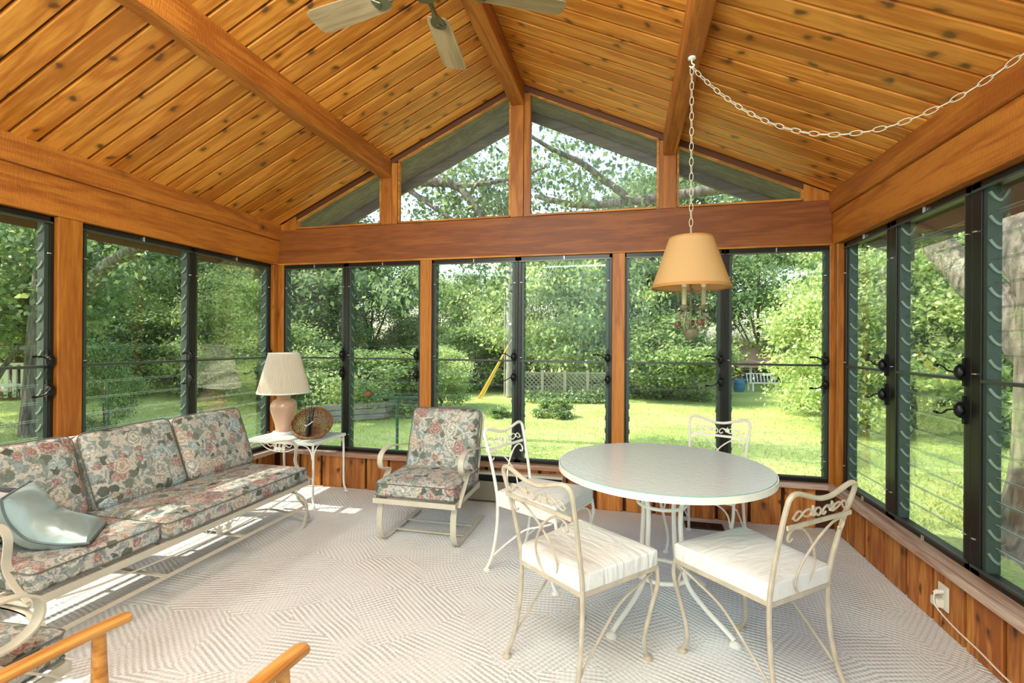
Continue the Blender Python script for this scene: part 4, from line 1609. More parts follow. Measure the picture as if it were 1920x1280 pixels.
st = thing('black_stick_bundle', (.63, -.43, zt + .003), 0, 'bundle of thin black sticks with a silver clasp standing in the wicker basket', 'sticks')
for x0, y0_, x1, y1_, z1 in ((.60, -.40, .555, -.37, .83), (.625, -.405, .615, -.39, .80), (.632, -.41, .637, -.39, .815), (.64, -.405, .66, -.385, .80), (.628, -.40, .646, -.38, .78)):
    MB().tube([(x0, y0_, .56), (x1, y1_, z1)], .0032, 6).build('stick', M_BLACK, st, keep=True)
MB().tube(spl([(.645, -.385, .825), (.68, -.38, .822), (.72, -.375, .818)], 3), .0025, 5).build('top_twig', M_BLACK, st, keep=True)
MB().tube([(.628, -.43, .537), (.630, -.425, .62), (.632, -.415, .72)], [.012, .014, .006], 8).build('stick_sheath', M_BLACK, st, keep=True, smooth=True)
b = MB()
b.tube(spl([(.568, -.45, .685), (.60, -.452, .662), (.622, -.452, .650)], 4), .0045, 6)
b.tube(spl([(.690, -.44, .690), (.66, -.45, .665), (.632, -.452, .650)], 4), .0045, 6)
b.blob((.627, -.453, .647), (.013, .008, .012))
b.build('silver_clasp', M_SILVER, st, keep=True, smooth=True)
st.children[-1]['label'] = 'silver Y-shaped clasp'

# ------------------------------------------------------------------ hanging lamp and its chains
HK = Vector((3.588, -1.345, 2.858))
pn = thing('pendant_lamp', (HK.x, HK.y, 1.37), 0, 'hanging lamp with an amber drum shade over metal roses and candle bulbs, above the table', 'lamp')
px, py = HK.x, HK.y
sh = MB().lathe([(.197, 1.658), (.110, 1.915), (.106, 1.915), (.193, 1.658)], 56, (px, py, 0), ring=True)
ps = sh.build('lamp_shade', M_PARCH, pn, keep=True, smooth=True)
for r, z in ((.1955, 1.662), (.1095, 1.912)):
    MB().lathe([(r - .003, z - .007), (r + .003, z - .007), (r + .001, z + .007), (r - .004, z + .007), (r - .0035, z)], 48, (px, py, 0), ring=True).build('shade_trim', M_PARCHTRIM, ps, keep=True, smooth=True)
b = MB()
for k in range(3):
    a = k * 2 * pi / 3 + .4
    b.tube([(px, py, 1.905), (px + cos(a) * .108, py + sin(a) * .108, 1.910)], .002, 5)
b.build('shade_spider', M_PATINA, pn, keep=True)
MB().tube([(px, py, 1.43), (px, py, 1.93)], .0055, 8).build('stem', M_PATINA, pn, keep=True, smooth=True)
MB().lathe([(0, 1.372), (.006, 1.374), (.008, 1.388), (.022, 1.396), (.038, 1.415), (.042, 1.436), (.036, 1.442), (0, 1.445)], 24, (px, py, 0)).build('bowl', M_PATINA, pn, keep=True, smooth=True)
for k in range(3):
    a = radians(-6.7 + k * 120)
    ca_, sa_ = cos(a), sin(a)
    P = [(.02, 1.44), (.045, 1.435), (.062, 1.455), (.058, 1.49), (.045, 1.52), (.05, 1.545), (.062, 1.555)]
    MB().tube(spl([(px + r * ca_, py + r * sa_, z) for r, z in P], 5), .006, 8).build('candle_arm', M_PATINA, pn, keep=True, smooth=True)
    MB().lathe([(0, 1.545), (.02, 1.548), (.024, 1.56), (.012, 1.566), (0, 1.566)], 14, (px + .062 * ca_, py + .062 * sa_, 0)).build('drip_cup', M_PATINA, pn, keep=True, smooth=True)
    cd = MB().tube([(px + .062 * ca_, py + .062 * sa_, 1.56), (px + .062 * ca_, py + .062 * sa_, 1.655)], .012, 12).build('candle_sleeve', M_CREAMSLEEVE, pn, keep=True, smooth=True)
    MB().lathe([(0, 1.655), (.009, 1.657), (.015, 1.675), (.014, 1.69), (.007, 1.712), (0, 1.724)], 14, (px + .062 * ca_, py + .062 * sa_, 0)).build('candle_bulb', M_BULB, cd, keep=True, smooth=True)
for (dx, dy, z, s) in ((.045, -.03, 1.475, 1.0), (-.062, .005, 1.468, .8), (.01, .055, 1.475, .9)):
    b = MB()
    for ring, (nr, rr, zz) in enumerate(((3, .008, .010), (4, .015, .004), (5, .022, -.004))):
        for q in range(nr):
            a = 2 * pi * q / nr + ring
            Mx = Matrix.Rotation(a, 3, 'Z') @ Matrix.Rotation(radians(55 - ring * 18), 3, 'X')
            b.blob((px + dx + rr * s * .7 * sin(a), py + dy - rr * s * .7 * cos(a), z + zz * s), (.014 * s, .004 * s, .015 * s), 8, 4, Mx)
    b.blob((px + dx, py + dy, z), (.016 * s, .016 * s, .014 * s), 8, 5)
    b.build('rose', M_ROSE, pn, keep=True, smooth=True)


def metal_leaf(p, d, L, wd):
    p, d = Vector(p), Vector(d).normalized()
    s = d.cross(Vector((.3, .9, .2))).normalized()
    nn = s.cross(d)
    vs = []
    prof = [(0, 0), (.25, .8), (.5, 1), (.75, .65), (1, 0)]
    for tt, ww in prof:
        c = p + d * L * tt + nn * (.12 * L * sin(tt * pi))
        vs += [c - s * wd * ww, c + nn * .003, c + s * wd * ww]
    fs = []
    for i in range(4):
        o = i * 3
        fs += [(o, o + 1, o + 4, o + 3), (o + 1, o + 2, o + 5, o + 4)]
    o = MB().add(vs, fs).build('leaf', M_PATINA, pn, keep=True, smooth=True)
    m = o.modifiers.new('thick', 'SOLIDIFY')
    m.thickness = .0012


for p, d, L, wd in (((0, 0, 1.66), (.5, -.2, -.85), .075, .010), ((-.03, -.02, 1.53), (-.6, -.3, -.6), .06, .008), ((.05, .01, 1.53), (.8, -.2, -.5), .06, .008),
                    ((.03, -.02, 1.545), (.5, -.5, .3), .055, .007), ((-.045, .01, 1.54), (-.7, .1, -.9), .055, .008), ((.055, 0, 1.525), (.55, -.1, -1), .06, .006),
                    ((.02, .03, 1.56), (.3, .4, -.2), .06, .009), ((-.02, -.03, 1.50), (.0, -.5, -1), .06, .008), ((.05, .0, 1.45), (.6, -.3, -.2), .045, .007)):
    metal_leaf((px + p[0], py + p[1], p[2]), d, L, wd)
b = MB()
b.lathe([(0, .012), (.02, .012), (.02, .004), (.012, 0), (0, 0)], 16, (HK.x, HK.y, HK.z - .012))
b.tube(spl([(HK.x, HK.y, HK.z - .01), (HK.x, HK.y, HK.z - .03), (HK.x + .012, HK.y, HK.z - .042), (HK.x, HK.y, HK.z - .054), (HK.x - .012, HK.y, HK.z - .044)], 5), .0032, 6)
b.build('ceiling_hook', M_WHITEIRON, pn, keep=True, smooth=True)
lk = MB()
lk.tube([(.0095 * cos(q), 0, .024 * sin(q)) for q in [2 * pi * i / 14 for i in range(14)]], .0017, 6, closed=True)
lkm = lk.mesh('chain_link', M_IRON, True)


def chain(pts, step=.0395):
    P = [Vector(p) for p in pts]
    acc, i, nxt = 0.0, 0, step / 2
    flip = 0
    inv = world_of(pn).inverted()
    while i < len(P) - 1:
        seg = (P[i + 1] - P[i]).length
        if acc + seg >= nxt:
            p = P[i].lerp(P[i + 1], (nxt - acc) / seg)
            d = (P[i + 1] - P[i]).normalized()
            q = d.to_track_quat('Z', 'Y')
            o = bpy.data.objects.new('chain_link', lkm)
            COL.objects.link(o)
            o.rotation_mode = 'QUATERNION'
            from mathutils import Quaternion
            o.rotation_quaternion = q @ Quaternion((0, 0, 1), radians(25) + (pi / 2 if flip else 0))
            o.location = p
            o.parent = pn
            o.matrix_parent_inverse = inv
            flip = 1 - flip
            nxt += step
        else:
            acc += seg
            i += 1


chain([(HK.x, HK.y, HK.z - .05), (HK.x, HK.y, 1.925)])
A_, B_ = Vector((HK.x, HK.y, HK.z - .05)), Vector((4.70, -2.05, 2.48))
chain([A_.lerp(B_, k / 40) - Vector((0, 0, .39 * 4 * (k / 40) * (1 - k / 40))) for k in range(41)])

# ------------------------------------------------------------------ ceiling fan
fx, fy, fz = 2.357, -1.95, 3.0
fn = thing('ceiling_fan', (fx, fy, fz), 0, 'five-bladed ceiling fan with walnut blades and antique metal irons, hung from the ridge beam', 'fan')
MB().lathe([(0, .392), (.065, .392), (.06, .35), (.03, .33), (0, .33)], 28).build('canopy', M_FANMETAL, fn, smooth=True)
MB().tube([(0, 0, .34), (0, 0, .16)], .012, 12).build('downrod', M_FANMETAL, fn, smooth=True)
MB().lathe([(0, .17), (.05, .165), (.10, .14), (.118, .10), (.118, .05), (.10, .025), (.07, .01), (.066, -.02), (.055, -.045), (.02, -.06), (0, -.062)], 36).build('motor_housing', M_FANMETAL, fn, smooth=True)
bl = MB()
pr = [(.215, .046), (.235, .058), (.27, .062), (.40, .067), (.55, .071), (.635, .072), (.66, .062), (.67, .045)]
top = [(x, y) for x, y in pr] + [(x, -y) for x, y in pr[::-1]]
n = len(top)
bl.add([(x, y, -.003) for x, y in top] + [(x, y, .003) for x, y in top], [tuple(range(n))[::-1], tuple(range(n, 2 * n))] + [(i, (i + 1) % n, (i + 1) % n + n, i + n) for i in range(n)])
blm = bl.mesh('blade', M_BLADE)
ir = MB()
pr = [(.09, .012), (.14, .011), (.18, .012), (.205, .022), (.23, .036), (.262, .040), (.285, .032), (.292, .012)]
top = [(x, y) for x, y in pr] + [(x, -y) for x, y in pr[::-1]]
n = len(top)
ir.add([(x, y, -.012) for x, y in top] + [(x, y, -.003) for x, y in top], [tuple(range(n))[::-1], tuple(range(n, 2 * n))] + [(i, (i + 1) % n, (i + 1) % n + n, i + n) for i in range(n)])
ir.tube(spl([(.28, -.028, -.013), (.262, -.012, -.015), (.25, 0, -.016), (.262, .012, -.015), (.28, .028, -.013)], 4), .004, 6)
ir.tube([(.09, 0, -.008), (.16, 0, -.013), (.20, 0, -.012)], .009, 8)
irm = ir.mesh('blade_iron', M_FANMETAL)
for a in (26, 98, 170, 242, 314):
    o = link('blade', blm, fn, loc=(0, 0, .0), rot=(radians(11), 0, radians(a)), bevel=.002)
    link('blade_iron', irm, o)

# ------------------------------------------------------------------ heater, floor register, outlet
ht = thing('baseboard_heater', (2.12, -.05, 0), 0, 'taupe electric baseboard heater along the back wall behind the floral armchair', 'heater')
x0, x1 = 1.50, 2.76
MB().prism([(x0, .02), (x1, .02), (x1, .185), (x0, .185)], -.075, -.068).build('front_panel', M_HEATER, ht, keep=True, bevel=.002)
MB().span((x0, -.055, .012), (x1, -.012, .24)).build('heater_body', M_BLACK, ht, keep=True)
MB().span((x0 - .002, -.078, .24), (x1 + .002, -.010, .262)).build('heater_top', M_HEATTOP, ht, keep=True, bevel=.003)
for x in (x0, x1):
    MB().span((x - .006, -.078, .0), (x + .006, -.010, .245)).build('end_cap', M_HEATER, ht, keep=True, bevel=.002)
vt = thing('floor_register', (3.835, -.172, 0), radians(-1), 'brown metal floor register set in the carpet by the back wall', 'vent')
b = MB()
b.span((-.135, -.065, 0), (.135, -.052, .008)).span((-.135, .052, 0), (.135, .065, .008)).span((-.135, -.065, 0), (-.120, .065, .008)).span((.120, -.065, 0), (.135, .065, .008))
b.build('register_frame', M_VENT, vt)
MB().span((-.12, -.052, 0), (.12, .052, .002)).build('register_well', M_BLACK, vt)
sm = MB().box((0, 0, 0), (.005, .104, .007)).mesh('slat', M_VENT)
for k in range(15):
    link('slat', sm, vt, loc=(-.112 + k * .016, 0, .004), rot=(0, .4, 0))
ol = thing('wall_outlet', (4.738, -1.28, .165), 0, 'ivory wall outlet with plugs in it on the cedar siding below the right sill', 'outlet')
MB().box((.006, 0, 0), (.008, .075, .118)).build('cover_plate', M_PLASTIC, ol, bevel=.003)
MB().box((-.014, .012, -.03), (.032, .05, .04)).build('plug_adapter', M_PLASTIC, ol, bevel=.004)
pg = MB().tube([(0, -.005, .028), (-.026, -.005, .024), (-.034, -.003, .016)], [.011, .011, .008], 10)
pg.build('plug', M_PLASTIC, ol, smooth=True)
cd = MB().tube(spl([(4.704, -1.283, .18), (4.70, -1.30, .13), (4.715, -1.40, .09), (4.722, -1.55, .075), (4.722, -1.70, .06), (4.716, -1.85, .07), (4.715, -2.1, .05), (4.71, -2.6, .012), (4.70, -3.2, .01)], 6), .0034, 8).build('power_cord', M_PLASTIC, None, smooth=True)
tag(cd, 'thin ivory power cord running along the right wall from the outlet', 'cord')

# ================================================================== the garden
def yard(b, d, z=GZ):
    """a spot in the garden: bearing b (tangent right of straight ahead from the porch middle) and distance d"""
    return Vector((3.265 + d * (b * .9724 - .2332), -3.983 + d * (b * .2332 + .9724), z))


def leaf_mesh(name, centers, per, spread, size, mat, seed, droop=.3, flat=.6, tintc=None, aspect=.62):
    """thousands of leaves, each a folded blade, gathered in sprays"""
    r = np.random.default_rng(seed)
    C_ = np.asarray(centers, float)
    n = len(C_) * per
    cen = np.repeat(C_, per, 0)
    off = r.normal(size=(n, 3)) * (spread if np.isscalar(spread) else np.asarray(spread))
    off[:, 2] *= flat
    P = cen + off
    u = r.normal(size=(n, 3))
    u[:, 2] -= droop
    u /= np.linalg.norm(u, axis=1)[:, None]
    w = r.normal(size=(n, 3)) * .8
    w[:, 2] += 1.0
    v = np.cross(w, u)
    v /= np.linalg.norm(v, axis=1)[:, None] + 1e-9
    nn = np.cross(u, v)
    L = size * r.uniform(.65, 1.3, n)[:, None]
    a = P
    b = P + u * L * .45 + v * L * aspect * .5 + nn * L * .10
    c = P + u * L
    d = P + u * L * .45 - v * L * aspect * .5 + nn * L * .10
    V = np.stack([a, b, c, d], 1).reshape(-1, 3)
    me = bpy.data.meshes.new(name)
    me.vertices.add(4 * n)
    me.vertices.foreach_set('co', V.ravel().astype(np.float32))
    me.loops.add(4 * n)
    me.loops.foreach_set('vertex_index', np.arange(4 * n, dtype=np.int32))
    me.polygons.add(n)
    me.polygons.foreach_set('loop_start', np.arange(0, 4 * n, 4, dtype=np.int32))
    me.polygons.foreach_set('loop_total', np.full(n, 4, dtype=np.int32))
    ct = np.repeat(r.uniform(.2, .8, len(C_)) if tintc is None else np.asarray(tintc), per)
    tv = np.clip(ct + r.normal(size=n) * .22, 0, 1)
    at = me.attributes.new('tint', 'FLOAT', 'POINT')
    at.data.foreach_set('value', np.repeat(tv, 4).astype(np.float32))
    me.materials.append(mat)
    me.update()
    return me


def crown_centers(seed, R_, H_, z0, boughs, per):
    """centres of leaf sprays on lumpy boughs spread over an egg-shaped crown"""
    r = np.random.default_rng(seed)
    out = []
    bc = []
    for k in range(boughs):
        th = r.uniform(0, 2 * pi)
        h = r.uniform(0, 1)
        prof = sin(pi * min(1, .16 + .80 * h)) ** .7
        rad = R_ * prof * r.uniform(.45, 1.0)
        c = np.array([cos(th) * rad, sin(th) * rad, z0 + H_ * h])
        bc.append(c)
        q = r.normal(size=(per, 3))
        q /= np.linalg.norm(q, axis=1)[:, None]
        q *= r.uniform(.55, 1, per)[:, None]
        s = R_ * r.uniform(.20, .36)
        out.append(c + q * np.array([s, s, s * .62]))
    return np.concatenate(out), bc


def trunk_mesh(name, R_, H_, z0, r0, bcs, seed):
    r = random.Random(seed)
    b = MB()
    top = z0 + H_ * .7
    P = [(0, 0, -.15), (0, 0, .1), (r.uniform(-.05, .05), r.uniform(-.05, .05), z0 * .5), (r.uniform(-.2, .2), r.uniform(-.2, .2), z0 + .1 * H_), (r.uniform(-.3, .3), r.uniform(-.3, .3), top)]
    pts = spl(P, 5)
    n = len(pts)
    b.tube(pts, [r0 * (1.35 if i == 0 else 1 - .82 * i / (n - 1)) for i in range(n)], 9)
    for c in bcs[::max(1, len(bcs) // 9)]:
        k = min(n - 2, max(3, int(n * (.25 + .5 * (c[2] - z0) / H_))))
        s = pts[k]
        m = s.lerp(Vector(c), .5) + Vector((0, 0, .12 * R_))
        q = spl([s, m, Vector(c)], 5)
        b.tube(q, [r0 * .38 * (1 - .85 * i / (len(q) - 1)) for i in range(len(q))], 6)
    return b.mesh(name, M_BARK, True)


KIND = {}


def kind(key, R_, H_, z0, r0, boughs, per, leaves, spread, size, mat, seed):
    cc, bc = crown_centers(seed, R_, H_, z0, boughs, per)
    fo = leaf_mesh('foliage', cc, leaves, spread, size, mat, seed + 50)
    tr = trunk_mesh('trunk', R_, H_, z0, r0, bc, seed + 90)
    KIND[key] = (fo, tr)


#     key      R    H    z0   r0  boughs per leaves spread size
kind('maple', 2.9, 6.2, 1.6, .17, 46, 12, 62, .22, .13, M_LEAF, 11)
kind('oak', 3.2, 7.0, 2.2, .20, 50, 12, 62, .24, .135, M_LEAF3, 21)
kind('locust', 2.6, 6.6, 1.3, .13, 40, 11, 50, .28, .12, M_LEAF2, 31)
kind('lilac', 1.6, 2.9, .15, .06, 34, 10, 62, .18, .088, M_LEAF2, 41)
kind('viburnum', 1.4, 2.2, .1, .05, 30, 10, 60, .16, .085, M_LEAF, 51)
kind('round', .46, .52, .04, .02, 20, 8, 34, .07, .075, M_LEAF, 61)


def grow(name, key, b, d, sx, sz, rz, label, cat, group, dx=0.0):
    fo, tr = KIND[key]
    p = yard(b, d)
    t = thing(name, p, rz, label, cat, group)
    t.scale = (sx, sx, sz)
    tag(link('foliage', fo, t), kind='stuff')
    link('trunk', tr, t)
    return t


bb = lambda u: (u - 960) / 896.0
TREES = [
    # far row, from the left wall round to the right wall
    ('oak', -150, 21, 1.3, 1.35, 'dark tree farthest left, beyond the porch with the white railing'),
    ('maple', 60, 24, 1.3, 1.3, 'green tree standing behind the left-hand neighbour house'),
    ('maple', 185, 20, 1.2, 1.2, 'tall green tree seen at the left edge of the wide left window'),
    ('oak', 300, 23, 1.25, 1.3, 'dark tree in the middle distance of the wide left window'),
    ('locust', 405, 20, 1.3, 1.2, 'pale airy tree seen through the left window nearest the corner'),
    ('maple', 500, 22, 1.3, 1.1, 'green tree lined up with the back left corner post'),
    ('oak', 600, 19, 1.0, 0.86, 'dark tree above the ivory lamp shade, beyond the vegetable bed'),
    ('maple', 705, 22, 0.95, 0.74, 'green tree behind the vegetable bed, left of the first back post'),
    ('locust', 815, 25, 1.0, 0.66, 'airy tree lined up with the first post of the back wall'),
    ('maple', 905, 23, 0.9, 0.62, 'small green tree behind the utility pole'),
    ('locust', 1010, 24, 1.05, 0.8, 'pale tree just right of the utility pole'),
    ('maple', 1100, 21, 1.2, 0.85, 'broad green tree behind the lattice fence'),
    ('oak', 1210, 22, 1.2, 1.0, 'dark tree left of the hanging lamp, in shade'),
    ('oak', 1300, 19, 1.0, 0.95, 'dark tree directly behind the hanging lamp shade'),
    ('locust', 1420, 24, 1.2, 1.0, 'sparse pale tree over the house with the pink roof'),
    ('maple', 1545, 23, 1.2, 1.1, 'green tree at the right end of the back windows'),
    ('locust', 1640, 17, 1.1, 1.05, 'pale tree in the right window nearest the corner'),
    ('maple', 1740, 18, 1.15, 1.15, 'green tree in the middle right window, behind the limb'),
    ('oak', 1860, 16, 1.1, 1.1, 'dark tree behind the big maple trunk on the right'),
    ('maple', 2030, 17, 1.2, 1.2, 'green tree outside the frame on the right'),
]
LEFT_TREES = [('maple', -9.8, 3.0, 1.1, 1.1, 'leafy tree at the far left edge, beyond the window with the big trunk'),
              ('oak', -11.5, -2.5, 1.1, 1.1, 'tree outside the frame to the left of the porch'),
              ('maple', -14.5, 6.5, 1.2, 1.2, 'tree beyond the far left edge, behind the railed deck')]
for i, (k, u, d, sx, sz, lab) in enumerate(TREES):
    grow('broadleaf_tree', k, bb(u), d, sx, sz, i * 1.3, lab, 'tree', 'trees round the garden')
for k, x, y, sx, sz, lab in LEFT_TREES:
    o = grow('broadleaf_tree', k, 0, 5, sx, sz, x, lab, 'tree', 'trees round the garden')
    o.location = (x, y, GZ)
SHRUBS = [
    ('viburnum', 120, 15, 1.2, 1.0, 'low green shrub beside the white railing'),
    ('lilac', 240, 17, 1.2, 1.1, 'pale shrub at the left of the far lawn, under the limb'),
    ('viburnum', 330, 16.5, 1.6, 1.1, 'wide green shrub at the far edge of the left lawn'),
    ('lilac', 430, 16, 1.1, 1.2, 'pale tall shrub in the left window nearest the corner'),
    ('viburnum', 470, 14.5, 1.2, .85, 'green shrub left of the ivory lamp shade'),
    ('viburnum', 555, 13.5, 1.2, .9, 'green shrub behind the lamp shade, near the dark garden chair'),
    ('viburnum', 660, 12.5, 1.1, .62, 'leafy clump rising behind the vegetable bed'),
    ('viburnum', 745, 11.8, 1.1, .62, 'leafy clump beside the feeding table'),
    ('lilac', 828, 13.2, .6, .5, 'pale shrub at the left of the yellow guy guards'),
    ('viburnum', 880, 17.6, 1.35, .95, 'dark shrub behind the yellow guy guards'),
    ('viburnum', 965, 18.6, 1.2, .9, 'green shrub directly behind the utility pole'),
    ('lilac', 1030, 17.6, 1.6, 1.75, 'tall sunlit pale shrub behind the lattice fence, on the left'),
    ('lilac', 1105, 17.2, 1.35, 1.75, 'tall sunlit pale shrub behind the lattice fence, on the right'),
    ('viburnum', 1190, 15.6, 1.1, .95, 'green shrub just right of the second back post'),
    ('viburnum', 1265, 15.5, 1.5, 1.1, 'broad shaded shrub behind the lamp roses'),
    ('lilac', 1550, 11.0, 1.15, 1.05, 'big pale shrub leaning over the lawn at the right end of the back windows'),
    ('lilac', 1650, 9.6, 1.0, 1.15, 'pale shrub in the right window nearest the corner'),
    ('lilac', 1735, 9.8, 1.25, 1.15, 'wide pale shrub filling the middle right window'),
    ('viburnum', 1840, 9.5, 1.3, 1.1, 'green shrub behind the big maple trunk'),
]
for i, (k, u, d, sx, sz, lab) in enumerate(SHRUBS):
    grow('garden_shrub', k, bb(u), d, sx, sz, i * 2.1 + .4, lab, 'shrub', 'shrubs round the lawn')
grow('round_shrub', 'round', bb(1040), 11.3, .85, .75, .3, 'small round shrub alone in the middle of the sunny lawn', 'shrub', None)
grow('low_plant', 'round', bb(942), 11.3, .55, .38, 1.3, 'low grassy plant on the lawn left of the round shrub', 'plant', None)
grow('young_tree', 'viburnum', bb(190), 9.0, .40, .70, .8, 'young tree tied to a stake on the lawn outside the wide left window', 'tree', None)

# lawn
g = MB()
NX = 40
vs, fs = [], []
for i in range(NX + 1):
    for j in range(NX + 1):
        x, y = -50 + 100 * i / NX, -14 + 64 * j / NX
        d = sqrt((x - 2.3) ** 2 + (y + 2.6) ** 2)
        vs.append((x, y, GZ - .02 + max(0, (d - 22)) * .035))
for i in range(NX):
    for j in range(NX):
        fs.append((i * (NX + 1) + j, (i + 1) * (NX + 1) + j, (i + 1) * (NX + 1) + j + 1, i * (NX + 1) + j + 1))
lawn = g.add(vs, fs).build('lawn', M_LAWN, None, smooth=True)
tag(lawn, 'sunlit mown lawn spreading round the porch', kind='structure')
# standing blades on the nearer lawn
r = np.random.default_rng(5)
pts = []
while len(pts) < 26000:
    d = 4.6 + 9 * r.random() ** 1.4
    b = r.uniform(-1.25, 1.15)
    p = yard(b, d)
    if p.y > .6 or p.x < -1.2 or p.x > 5.6:
        pts.append((p.x, p.y, GZ - .02))
gm = leaf_mesh('grass', pts, 2, .04, .06, M_GRASS, 77, droop=-2.2, flat=.05, aspect=.16)
tag(link('grass', gm), 'short grass blades standing on the near lawn', 'grass', kind='stuff')

# the big maple by the right wall
mp_ = thing('maple_tree', (6.95, .95, GZ), 0, 'huge grey maple trunk close outside the right windows, its limb reaching across the gable', 'tree')


def limb(path, r0, r1, seg=12):
    pts = spl(path, 6)
    n = len(pts)
    rad = [r0 + (r1 - r0) * i / (n - 1) for i in range(n)]
    rr = random.Random(int(r0 * 1000))
    pts = [p + Vector((rr.uniform(-1, 1), rr.uniform(-1, 1), rr.uniform(-1, 1))) * rad[i] * .10 for i, p in enumerate(pts)]
    return MB().tube(pts, rad, seg)


tb = MB()
seg, rows = 28, 14
vs, fs = [], []
for i in range(rows + 1):
    h = i / rows
    z = GZ - .1 + h * 2.5
    fl = .43 + .28 * math.exp(-h * 9) - .05 * h
    for k in range(seg):
        a = 2 * pi * k / seg
        q = fl * (1 + .07 * sin(5 * a + 1) * (1.6 * math.exp(-h * 5) + .4) + .03 * sin(11 * a + 4 * h))
        vs.append((6.95 + q * cos(a), .95 + q * sin(a), z))
for i in range(rows):
    for k in range(seg):
        l = (k + 1) % seg
        fs.append((i * seg + k, i * seg + l, (i + 1) * seg + l, (i + 1) * seg + k))
tb.add(vs, fs).build('trunk', M_BARK, mp_, keep=True, smooth=True)
L1 = [(6.80, 1.1, 1.2), (6.68, 1.56, 1.80), (6.65, 2.07, 2.25), (6.47, 2.54, 2.94), (5.91, 3.13, 3.5), (4.94, 3.41, 3.62), (3.71, 3.53, 3.55), (2.59, 3.56, 3.52), (1.8, 3.68, 3.75)]
limb(L1, .19, .035).build('limb', M_BARK, mp_, keep=True, smooth=True)
L2 = [(3.3, 3.53, 3.55), (2.63, 3.2, 4.02), (2.18, 2.95, 4.2), (1.7, 2.8, 4.5)]
limb(L2, .06, .02, 8).build('limb', M_BARK, mp_, keep=True, smooth=True)
L3 = [(6.95, 1.1, 1.6), (6.9, 1.5, 2.3), (6.98, 1.9, 3.2), (7.15, 2.4, 4.4), (6.6, 3.4, 5.6)]
limb(L3, .24, .06).build('limb', M_BARK, mp_, keep=True, smooth=True)
L4 = [(7.05, .9, 1.8), (7.3, .5, 2.9), (7.3, -.6, 4.1), (6.6, -2.2, 5.2)]
limb(L4, .22, .05).build('limb', M_BARK, mp_, keep=True, smooth=True)
L5 = [(3.6, 3.5, 3.5), (3.0, 3.8, 3.22), (2.4, 4.1, 3.15)]
limb(L5, .05, .02, 8).build('limb', M_BARK, mp_, keep=True, smooth=True)
r = np.random.default_rng(3)


def along(path, t0, n, spread, up=0.0):
    pts = spl(path, 8)
    m = len(pts)
    out = []
    for _ in range(n):
        p = pts[int((t0 + (1 - t0) * r.random()) * (m - 1))]
        out.append(np.array(p) + r.normal(size=3) * np.array(spread) + np.array((0, 0, up)))
    return out


BACK = np.array((0, .45, .10))
cs = [c + BACK for c in along(L1, .55, 46, (.6, .35, .42), .12) + along(L2, .1, 40, (.5, .35, .42), .05) + along(L5, 0, 18, (.4, .3, .3)) + along(L1, .45, 24, (.5, .8, .4), .5)]
cs += along(L3, .5, 1, (.9, .9, .6), .3) + along(L3, .5, 60, (.9, .9, .6), .3) + along(L4, .4, 60, (.9, .9, .5), .5)
tag(link('foliage', leaf_mesh('foliage', cs, 25, .17, .095, M_LEAF3, 8, droop=.9), mp_, keep=True), kind='stuff')

# the tree on the left lawn, arching over the wide left window
lt = thing('arching_tree', (-7.4, 2.7, GZ), 0, 'tree on the left lawn with a long limb arching over towards the porch', 'tree')
T0 = [(-7.5, 2.7, -.5), (-7.45, 2.7, .3), (-7.42, 2.7, 1.4), (-7.37, 2.72, 2.6), (-7.27, 2.74, 3.9), (-7.0, 3.0, 6.0)]
pts = spl(T0, 6)
n = len(pts)
MB().tube(pts, [.42 if i == 0 else .30 - .2 * i / n for i in range(n)], 14).build('trunk', M_BARK, lt, keep=True, smooth=True)
A1 = [(-7.4, 2.7, 1.6), (-6.3, 2.57, 2.19), (-5.02, 2.26, 2.72), (-3.6, 2.08, 3.12), (-2.2, 1.84, 3.4)]
limb(A1, .18, .05).build('limb', M_BARK, lt, keep=True, smooth=True)
A2 = [(-7.35, 2.72, 2.9), (-5.6, 3.2, 3.8), (-3.2, 3.6, 4.2), (-1.19, 3.69, 4.16), (.03, 3.46, 4.04), (.5, 3.48, 3.94), (.87, 3.46, 3.56), (1.1, 3.5, 3.1)]
limb(A2, .16, .03).build('limb', M_BARK, lt, keep=True, smooth=True)
A3 = [(.45, 3.48, 3.95), (.98, 3.39, 3.91), (1.47, 3.4, 3.97), (2.0, 3.4, 4.1)]
limb(A3, .05, .02, 8).build('limb', M_BARK, lt, keep=True, smooth=True)
A4 = [(-.5, 3.6, 4.05), (.28, 3.53, 3.5), (.89, 3.67, 3.1)]
limb(A4, .05, .02, 8).build('limb', M_BARK, lt, keep=True, smooth=True)
cs = [c + BACK for c in along(A2, .55, 84, (.6, .4, .42), .08) + along(A3, 0, 38, (.4, .3, .36), .05) + along(A4, 0, 40, (.4, .3, .36))]
cs += along(A1, .3, 90, (.7, .6, .40), .42) + along(T0, .6, 60, (1.4, 1.4, .9), .2)
HANG = [(850, 520), (880, 500), (905, 515), (930, 550), (885, 580), (845, 560), (865, 545), (915, 590), (935, 500), (690, 515), (720, 530), (745, 520), (770, 505), (760, 550), (700, 560),
        (1380, 500), (1410, 520), (1445, 505), (1480, 490), (1390, 545), (1430, 550), (1110, 500), (1130, 535), (1095, 510), (1120, 560), (560, 520), (590, 540), (550, 560)]
for u_, v_ in HANG:
    d_ = 7.4 + (u_ % 7) * .12
    q_ = yard(bb(u_), d_, 1.37 + (640 - v_) / 896 * d_)
    for e_ in range(2):
        cs.append(np.array(q_) + r.normal(size=3) * np.array((.14, .3, .12)))
cs += along([(-7, 1, 2.2), (-5.5, -.6, 2.7), (-5, -2.6, 2.9)], 0, 60, (.7, .7, .5), 0)
tag(link('foliage', leaf_mesh('foliage', cs, 27, .17, .095, M_LEAF3, 18, droop=.9), lt, keep=True), kind='stuff')

